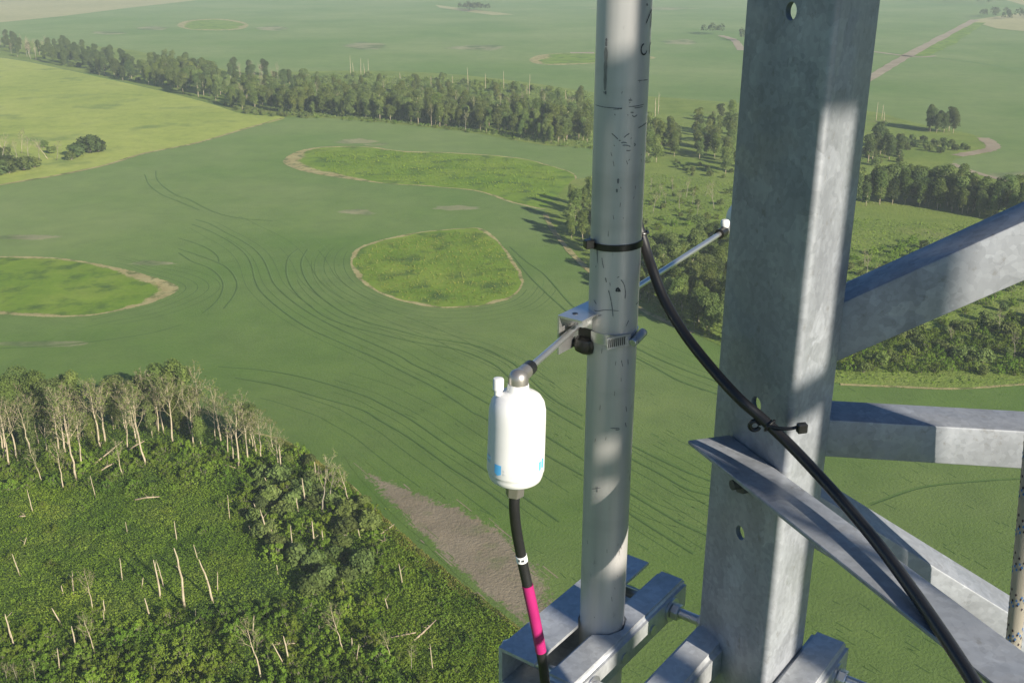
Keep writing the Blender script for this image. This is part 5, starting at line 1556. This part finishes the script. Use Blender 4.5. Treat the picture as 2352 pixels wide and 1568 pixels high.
c2_pts = [D(0.139, 1.292, 0.10), D(0.141, 1.292, 0.22), Vector((0.150, 1.288, CAM_H-0.30)), Q(1480, 560, 1.268), Q(1500, 622, 1.245), Q(1527, 690, 1.222), Q(1575, 770, 1.190), Q(1640, 852, 1.150), Q(1700, 917, 1.120), Q(1752, 962, 1.105), Q(1825, 1032, 1.072),
          Q(1925, 1140, 1.000), Q(2018, 1250, 0.920), Q(2105, 1368, 0.840), Q(2175, 1470, 0.775), Q(2245, 1580, 0.715), Q(2310, 1700, 0.66), Q(2360, 1850, 0.60)]
feed, PFD = cable('coaxial_cable', c2_pts, 0.0064, 'black_jacket', 'long black coaxial cable sweeping from the pipe across the tower leg to the lower right', 12)

# cable ties
ct = tag(empty('cable_tie', D(MAST[0], MAST[1], 0.346)), 'black cable tie round the pipe holding the long black cable', 'cable tie')
ring(0.3435, 0.3515, MR+0.0003, MR+0.0020, 'black_nylon', 'strap', ct, tilt=-0.001)
mb = MB()
hp = m_pt(R(200), MR+0.001, 0.351)
mb.box(hp, Vector((-0.011, -0.004, 0)), Vector((0.003, -0.010, 0)), up*0.011)
kid(bevel(mb.build('head', M['black_nylon'], None, False), 0.0012, 1), ct)
cpos = min(PFD[:80], key=lambda p: abs(p.z-(CAM_H-0.345)))
loop = []
for k in range(17):
    t = math.pi*(0.9-1.5*k/16)
    loop.append(Vector((cpos.x+0.0085*math.cos(t), cpos.y+0.0085*math.sin(t), cpos.z+0.002)))
mb = MB(); mb.tube(loop, 0.0018, 8); kid(mb.build('strap', M['black_nylon'], None, True, 40), ct)
ct2 = tag(empty('cable_tie', Q(1755, 985, 1.10)), 'black cable tie fixing the long black cable to the tower leg', 'cable tie')
ic = min(range(len(PFD)), key=lambda i: abs(proj_x(PFD[i])-1768))
pc = PFD[ic]; tdir = (PFD[ic+1]-PFD[ic-1]).normalized()
sd = tdir.cross(Vector((0, 1, 0))).normalized(); fr = sd.cross(tdir).normalized()
if fr.y > 0: fr = -fr
lp = [pc+(sd*math.cos(t)+fr*math.sin(t))*0.0078 for t in np.linspace(0, 2*math.pi, 20)]
mb = MB(); mb.tube(lp, 0.0017, 8); kid(mb.build('strap', M['black_nylon'], None, True, 40), ct2)
hd = Q(1836, 979, 1.080)
mb = MB(); mb.tube([Vector(p) for p in smooth([list(pc+fr*0.008), list(Q(1790, 983, 1.085)), list(Q(1815, 984, 1.08)), list(hd)], 6)], 0.0021, 8)
kid(mb.build('strap', M['black_nylon'], None, True, 40), ct2)
mb = MB(); mb.box(hd+Vector((-0.004, 0.0, -0.006)), (0.0115, 0.003, 0), (0.001, -0.009, 0), (0, 0, 0.011))
kid(bevel(mb.build('head', M['black_nylon'], None, False), 0.001, 1), ct2)
mb = MB(); e0 = Q(1733, 975, 1.118)
mb.tube([e0+Vector((0.006*math.cos(t), -0.002, 0.006*math.sin(t))) for t in np.linspace(0.2, 5.9, 16)], 0.0028, 8)
kid(mb.build('strap', M['black_nylon'], None, True, 40), ct2)

# ------------------------------------------------------------------ climbing rope
RR = 0.0092
ra, rb = D(0.631, 1.09, 0.833), D(0.607, 1.09, 0.576)
dirr = (ra-rb)/(ra.z-rb.z)
def rope_at(z): return rb+dirr*(z-rb.z)
z0, z1 = CAM_H-2.2, CAM_H+0.6
mb = MB(); NS, NZ = 24, 90
P0, P1 = rope_at(z0), rope_at(z1)
for i in range(NZ+1):
    p = P0.lerp(P1, i/NZ)
    for k in range(NS):
        t = 2*math.pi*k/NS
        mb.v.append((p.x+RR*math.cos(t), p.y+RR*math.sin(t), p.z))
for i in range(NZ):
    for k in range(NS):
        mb.f.append((i*NS+k, i*NS+(k+1) % NS, (i+1)*NS+(k+1) % NS, (i+1)*NS+k))
rope = mb.build('rope', M['rope'])
uv = rope.data.uv_layers.new(name='UVMap')
for poly_ in rope.data.polygons:
    kk = poly_.index % NS; ii = poly_.index//NS
    for li, (du, dv) in zip(poly_.loop_indices, ((0, 0), (1, 0), (1, 1), (0, 1))):
        uv.data[li].uv = ((kk+du)/NS*12, (ii+dv)/NZ*(z1-z0)/(2*math.pi*RR)*12)
tag(rope, 'pale braided rope with blue and dark flecks hanging at the right edge', 'rope')
fl_b, fl_d = MB(), MB()
pitch = 0.052
for s in range(-2, int((z1-z0)/pitch*1)+2):
    for sg, fl, ph in ((1, fl_b, 0.0), (1, fl_b, 0.35), (-1, fl_d, 0.5), (-1, fl_d, 0.85)):
        for k in range(10):
            t = 2*math.pi*(k/10)+ph
            z = z0+pitch*(s+sg*k/10+ph*0.5)
            if not z0 < z < z1: continue
            p = rope_at(z)
            o = Vector((math.cos(t), math.sin(t), 0)); tg = Vector((-math.sin(t), math.cos(t), 0))
            c = p+o*(RR+0.0003)
            fl.add([c-tg*0.0014, c-up*0.0024, c+tg*0.0014, c+up*0.0024], [(0, 1, 2, 3)])
fl_b.build('tracer', M['rope_blue'], rope, False); fl_d.build('tracer', M['rope_dark'], rope, False)

# ------------------------------------------------------------------ the hazy air
hz = MB()
hz.box((-13500, -2500, -1.0), (27000, 0, 0), (0, 29000, 0), (0, 0, CAM_H+9))
haze = hz.build('haze', None, None, False)
haze['kind'] = 'stuff'; haze['label'] = 'thin pale summer haze over the whole plain'; haze['category'] = 'haze'
m = bpy.data.materials.new('haze'); m.use_nodes = True
nt = m.node_tree
for n in list(nt.nodes):
    if n.type == 'BSDF_PRINCIPLED': nt.nodes.remove(n)
pv = nt.nodes.new('ShaderNodeVolumePrincipled')
pv.inputs['Color'].default_value = (0.80, 0.90, 0.98, 1)
pv.inputs['Density'].default_value = 0.00020
pv.inputs['Anisotropy'].default_value = 0.0
nt.links.new(pv.outputs[0], nt.nodes['Material Output'].inputs['Volume'])
haze.data.materials.append(m)
